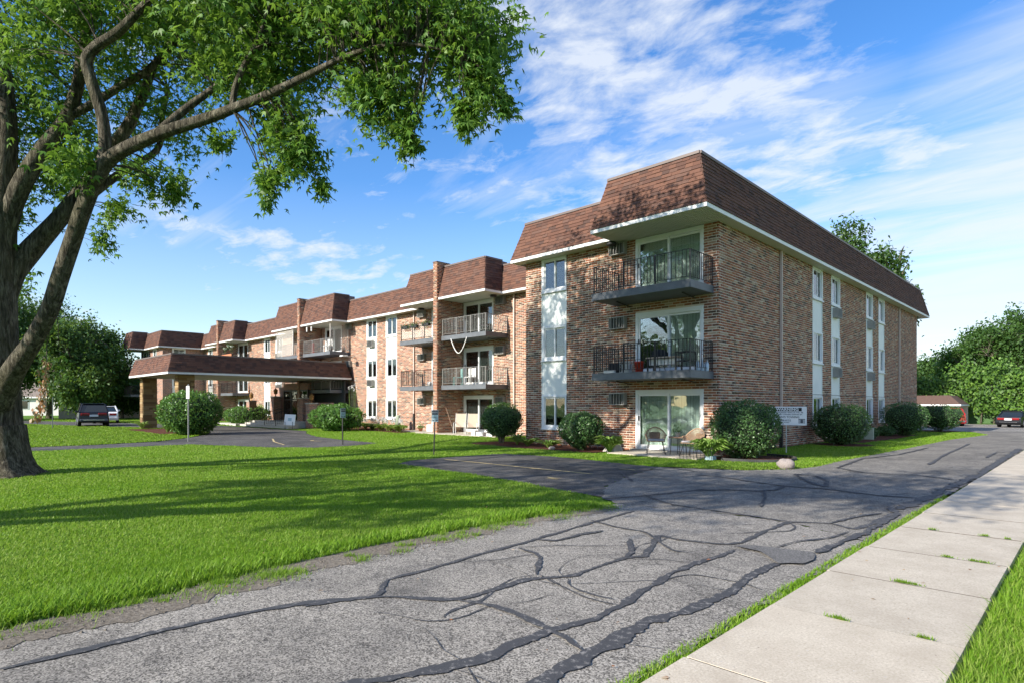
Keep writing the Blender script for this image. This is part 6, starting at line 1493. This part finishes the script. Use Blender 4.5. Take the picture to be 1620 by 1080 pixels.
# tall lattice screens on the balconies over the canopy
def lattice_screen(label, x0, x1, y0, y1, z0, z1):
    o = thing('lattice_screen', label, 'screen', (x0, y0, z0)); m = MB(); d = Vector((x1 - x0, y1 - y0, 0)); L = d.length; d.normalize(); H = z1 - z0; k = 0.0; s = 0.13
    u = -H; s = 0.20
    while u < L:
        for sg in (1, -1):
            a, b = max(0, u), min(L, u + H)
            za, zb_ = (z0 + a - u, z0 + b - u) if sg == 1 else (z1 - (a - u), z1 - (b - u))
            n = Vector((-d.y, d.x, 0)) * .006 * sg
            if b - a > .03: m.bar(Vector((x0, y0, za)) + d * a + n, Vector((x0, y0, zb_)) + d * b + n, .008, .034)
        u += s
    m.build('slats', M['lattice_wood'], o, kind='stuff'); f = MB(); f.bar((x0, y0, z0), (x0, y0, z1), .05); f.bar((x1, y1, z0), (x1, y1, z1), .05); f.build('frame', M['lattice_wood'], o)
lattice_screen('white lattice screen closing the right side of the balcony over the canopy', -38.56, -38.56, 21.02, 22.4, 5.45, 7.35)
lattice_screen('white lattice screen across the balcony left of the second fin', -46.9, -44.1, 20.93, 20.93, 5.40, 7.3)
tag(MB().box(-41.45, -41.3, 21.1, 21.25, zt3, zt3 + .75).build('red_cooler', M['red_plastic'], None, bevel=.02), 'narrow red object standing on the balcony over the canopy', 'ornament')
rail_chair('white chair by the door on the balcony over the canopy', -39.4, 21.3, zt3, 'pale_plastic', R(20))
for i, x in enumerate((-41.9, -41.2)): tag(MB().tube([(x, 20.95, 7.38), (x, 20.95, 7.2), (x, 20.95, 6.95)], [.008, .06, .05], 8).build('wind_chime', M['pale_plastic'], None), ('left of two pale hanging ornaments under the eaves over the canopy', 'right of two pale hanging ornaments under the eaves over the canopy')[i], 'hanging ornament')
# hanging baskets on the third bump
for i, (x, z) in enumerate(((-57.6, 6.9), (-56.8, 6.8), (-58.4, 6.7))):
    o = thing('hanging_basket', ('hanging basket under the third roof bay, middle one', 'hanging basket under the third roof bay, nearest the door', 'hanging basket under the third roof bay, next to the fin')[i], 'hanging basket', (x, 21.1, z)); MB().lathe((x, 21.1, z), [(.08, 0), (.16, .14), (.17, .16)], 10).build('pot', M['pale_plastic'], o); MB().tube([(x, 21.1, z + .1), (x, 21.1, 7.39)], .006, 4).build('cord', M['iron'], o)
    g = np.random.default_rng(420 + i); n = 90; P = np.array([x, 21.1, z + .12]) + g.normal(size=(n, 3)) * .14; leaves('plant', P, g.uniform(.07, .12, n), g, 'yew_leaf', o, 'oval')
tag(MB().box(-58.9, -56.5, 20.95, 20.975, 5.5, 6.25).build('balcony_blind', M['terracotta'], None), 'orange brown screen tied to the balcony rail at the third bay', 'screen')
# wall lamp arm where the canopy meets the wall
o = thing('wall_lamp', 'grey floodlight on a short arm where the canopy meets the wall', 'lamp', (-37.6, 22.2, 4.7)); MB().tube([(-37.6, 22.47, 4.9), (-37.6, 21.7, 5.0)], .03, 6).build('arm', M['galvanised'], o); MB().box(-37.8, -37.4, 21.3, 21.75, 4.94, 5.04).build('head', M['pale_plastic'], o, bevel=.02)

# ------------------------------------------------------------------ cars
def car(label, x, y, rz, paint, kind='suv', z=0.0, plate=True):
    L, W, H = (4.75, 1.88, 1.68) if kind == 'suv' else (4.85, 1.84, 1.45)
    r = thing('parked_car', label, 'car', (x, y, z), rz=rz); h = L / 2; w = W / 2
    # side profile of the lower body, nose at +x
    if kind == 'suv':
        low = [(-h, .42), (-h + .05, .95), (-h + .10, 1.05), (h - 1.25, 1.05), (h - .3, .92), (h - .05, .72), (h, .45), (h - .1, .26), (-h + .1, .28)]
        top = [(-h + .10, 1.05), (-h + .42, 1.58), (-h + .75, 1.67), (.55, 1.66), (h - 1.25, 1.05)]
    else:
        low = [(-h, .45), (-h + .03, .88), (-h + .12, .98), (-h + 1.0, .99), (h - 1.35, .97), (h - .35, .84), (h - .05, .66), (h, .42), (h - .1, .22), (-h + .12, .25)]
        top = [(-h + .75, .985), (-h + 1.35, 1.38), (-h + 1.7, 1.44), (.35, 1.43), (h - 1.35, .97)]
    def loft(poly, w0, zlo, zhi, win, m):
        n = len(poly); vs = []
        for s in (-1, 1):
            for (px, pz) in poly:
                t = max(0, min(1, (pz - zlo) / (zhi - zlo))); vs.append((px, s * (w0 - win * t), pz))
        fs = [tuple(range(n)), tuple(range(2 * n - 1, n - 1, -1))] + [(i, n + i, n + (i + 1) % n, (i + 1) % n) for i in range(n)]
        m.add(vs, fs); return m
    loft(low, w, .3, 1.05, .06, MB()).build('body', M[paint], r, local=True, bevel=.05)
    g = loft(top, w - .08, 1.0, H, .20, MB()).build('cabin_glass', M['car_glass'], r, local=True, bevel=.03)
    tp = [p for p in top if p[1] > H - .12]
    ro = MB(); x0, x1 = min(p[0] for p in tp) - .02, max(p[0] for p in tp) + .02; ro.box(x0, x1, -(w - .27), w - .27, H - .035, H + .015); ro.build('roof', M[paint], r, local=True, bevel=.03)
    pl = MB()
    for s in (-1, 1):
        for (xa, za), (xb, zb_) in ((top[0], top[1]), (top[-1], top[-2])):
            f = lambda z: s * (w - .08 - .20 * (z - 1.0) / (H - 1.0) + .006)
            pl.bar((xa, f(za), za), (xb, f(zb_), zb_ + .05), .09, .07)
        pl.bar((-.2, s * (w - .07), 1.0), (-.25, s * (w - .26), H - .03), .07, .05)
    pl.build('pillars', M[paint], r, local=True)
    for sx in (-h + .88, h - .92):
        for s in (-1, 1):
            R0 = .35; m = MB(); k = 18; c = Vector((sx, s * (w - .10), R0)); vs = []
            for yy, rr in ((-.11, R0 * .93), (-.08, R0), (.08, R0), (.11, R0 * .93)):
                for i in range(k): a = 6.2832 * i / k; vs.append((c.x + rr * math.cos(a), c.y + yy, c.z + rr * math.sin(a)))
            fs = [(q * k + i, q * k + (i + 1) % k, (q + 1) * k + (i + 1) % k, (q + 1) * k + i) for q in range(3) for i in range(k)] + [tuple(range(k)), tuple(range(3 * k, 4 * k))]
            wo = m.add(vs, fs).build('wheel', M['tyre'], r, local=True); rm = MB(); yo = c.y + s * .113
            for i in range(5): a = i * 1.2566; rm.bar((c.x, yo, c.z), (c.x + .21 * math.cos(a), yo, c.z + .21 * math.sin(a)), .07, .02) if False else rm.cbox((c.x + .11 * math.cos(a), yo, c.z + .11 * math.sin(a)), (.22, .012, .06), Matrix.Rotation(-a, 3, 'Y'))
            rm.tube([(c.x + .22 * math.cos(6.2832 * i / 16), yo, c.z + .22 * math.sin(6.2832 * i / 16)) for i in range(17)], .018, 5, False); rm.build('rim', M['rim'], wo, local=True)
    zt = .92 if kind == 'suv' else .78
    for s in (-1, 1):
        MB().box(-h - .012, -h + .12, s * (w - .42) - .26, s * (w - .42) + .26, zt - .10, zt + .08).build('taillight', M['tail_red'], r, local=True, bevel=.03)
        MB().box(h - .22, h - .02, s * (w - .34) - .22, s * (w - .34) + .22, .62, .76).build('headlight', M['lamp_clear'], r, local=True, bevel=.03)
        MB().box(h - 1.7, h - 1.45, s * (w + .02) - .09, s * (w + .02) + .09, 1.0, 1.14).build('mirror', M[paint], r, local=True, bevel=.03)
        MB().box(-.15, .05, s * (w - .035) - .012, s * (w - .035) + .012, .86, .90).build('door_handle', M['chrome'], r, local=True)
    MB().box(-h - .03, -h + .1, -w + .1, w - .1, .40, .56).build('bumper', M[paint if kind != 'suv' else 'print_grey'], r, local=True, bevel=.03)
    MB().box(-h - .034, -h - .026, -w + .3, w - .3, .47, .505).build('trim', M['chrome'], r, local=True)
    if plate: MB().box(-h - .03, -h + .02, -.26, .26, .74 if kind == 'suv' else .66, .88 if kind == 'suv' else .80).build('licence_plate', M['sign_white'], r, local=True)
    return r
p = at(146, YH, 45.5); car('black estate car parked beyond the maple with its tail to the lawn', p.x, p.y, R(172), 'car_black', 'suv')
p = at(168, YH, 53); car('white saloon parked just past the black estate car', p.x, p.y, R(168), 'car_white', 'sedan')
p = at(1607, YH, 54); car('black saloon parked at the back of the lot before the hedge', p.x, p.y, R(82), 'car_black', 'sedan', z=float(gh(p.x, p.y)))
p = at(1496, YH, 57.5); car('red car mostly hidden behind the end shrub by the carport', p.x, p.y, R(115), 'car_red', 'suv', z=float(gh(p.x, p.y)))

# ------------------------------------------------------------------ carport and houses beyond
cp = thing('carport', 'long low brown roofed carport at the back of the lot', 'carport', (-14, 74, -.42)); x1 = -9.85; x0 = -34; y0 = 73.9; y1 = 79.5; zg = -.42
m = MB(); m.add([(x0, y0, 1.62), (x1, y0, 1.62), (x1 - 1.0, y0 + 1.0, 2.55), (x0, y0 + 1.0, 2.55)], [(0, 1, 2, 3)]); m.add([(x1, y0, 1.62), (x1, y1, 1.62), (x1 - 1.0, y1 - .5, 2.55), (x1 - 1.0, y0 + 1.0, 2.55)], [(0, 1, 2, 3)]); m.add([(x0, y0 + 1, 2.55), (x1 - 1, y0 + 1, 2.55), (x1 - 1, y1 - .5, 2.55), (x0, y1 - .5, 2.55)], [(0, 1, 2, 3)])
m.build('roof', M['roof_brown'] if 'roof_brown' in M else plain('roof_brown', (0.095, 0.058, 0.046), 0.9, 0.25, 9), cp)
m = MB(); m.box(x0, x1 + .03, y0 - .03, y0, 1.47, 1.63); m.box(x1, x1 + .03, y0, y1, 1.47, 1.63); m.build('fascia', M['fascia_white'], cp); MB().box(x0, x1, y0, y1, 1.50, 1.54).build('ceiling', M['soffit_cream'], cp)
for i in range(9): MB().box(x1 - .35 - i * 2.8, x1 - .2 - i * 2.8, y0 + .3, y0 + .45, zg - .1, 1.5).build('post', M['railing_light'], cp)
MB().box(x0, x1 - .1, y1 - .15, y1, zg - .1, 1.5).build('back_wall', M['house_beige'], cp)
def house(label, px, d, w, dp, h, rh, rz, wallm, roofm, gar=False, z=0.0, wins=2):
    c = at(px, YH, d); r = thing('house', label, 'house', (c.x, c.y, z), rz=rz); MB().box(-w / 2, w / 2, -dp / 2, dp / 2, -.3, h).build('wall', M[wallm], r, local=True)
    m = MB(); o = .45; m.add([(-w / 2 - o, -dp / 2 - o, h - .1), (w / 2 + o, -dp / 2 - o, h - .1), (w / 2 + o, 0, h + rh), (-w / 2 - o, 0, h + rh), (-w / 2 - o, dp / 2 + o, h - .1), (w / 2 + o, dp / 2 + o, h - .1)], [(0, 1, 2, 3), (3, 2, 5, 4), (0, 3, 4), (1, 5, 2), (0, 4, 5, 1)]); m.build('roof', M[roofm], r, local=True)
    f = MB(); f.box(-w / 2 - o, w / 2 + o, -dp / 2 - o - .03, -dp / 2 - o, h - .26, h - .06); f.build('fascia', M['fascia_white'], r, local=True)
    if gar:
        g = MB().box(-w * .02, w * .42, -dp / 2 - .05, -dp / 2, 0, 2.2).build('garage_door', M['tan_mesh' if False else 'house_beige'], r, local=True)
        for k in range(1, 4): MB().box(-w * .02, w * .42, -dp / 2 - .062, -dp / 2 - .051, k * .55 - .015, k * .55 + .015).build('door_rib', M['ac_case'], g, local=True)
        MB().box(-w * .04, w * .44, -dp / 2 - .04, -dp / 2, 2.2, 2.34).build('lintel', M['house_white'], r, local=True)
    for k in range(wins):
        x = -w * .42 + k * w * .22; fo = MB().box(x, x + 1.1, -dp / 2 - .06, -dp / 2, .9, 2.2).build('window', M['white_frame'], r, local=True); MB().box(x + .08, x + 1.02, -dp / 2 - .075, -dp / 2 - .061, .98, 2.12).build('pane', M['car_glass'], fo, local=True)
    return r
house('beige garage house behind the parked cars at the left', 188, 76, 12, 8, 2.65, 1.3, R(80), 'house_beige', 'roof_grey', True)
house('white house glimpsed between the trunks far left', 88, 92, 13, 8, 2.8, 2.2, R(55), 'house_white', 'roof_grey', False, wins=3)
house('far white gabled house left of the maples over the carport roof', 1452, 104, 9, 8, 4.9, 1.8, R(-50), 'house_white', 'roof_brown', z=0, wins=0)
house('far pale house with a low brown roof over the hedge', 1497, 112, 11, 8, 4.6, 1.4, R(-42), 'house_white', 'roof_brown', z=0, wins=0)
#NEXT
# trees across the street, behind the place the photograph was taken from (they show in the window panes)
far_trees = [o for o in sc.objects if o.name.startswith('tree') and o.type == 'EMPTY']
for i, (x, y, sdx) in enumerate(((-34, -40, 2), (-22, -46, 3), (-11, -42, 4), (-2, -47, 5), (9, -41, 6), (22, -45, 3), (-48, -38, 4), (36, -40, 5))):
    o = copy_tree(far_trees[sdx]); o.location = (x, y, 0); o.rotation_euler = (0, 0, i * 1.1); o['label'] = f'{ORD[i]} street tree from the west end of the row across the road'; o['group'] = 'street trees across the road'

# a few blown leaves and scraps on the paving and the lawn edge
g = np.random.default_rng(66); n = 130; P = np.stack([g.uniform(-8.5, -0.6, n), g.uniform(2.0, 15, n), np.full(n, 0.03)], -1)
P[:, 2] = np.where(P[:, 0] > -1.85, 0.05, np.where(P[:, 0] < -5.7, 0.05, 0.022))
tip = g.normal(size=(n, 3)); tip[:, 2] *= .08; leaves('fallen_leaves', P, g.uniform(0.015, 0.05, n), g, 'dry_leaf', None, 'oval', tip, np.array([[0, 0, 3.0]]))
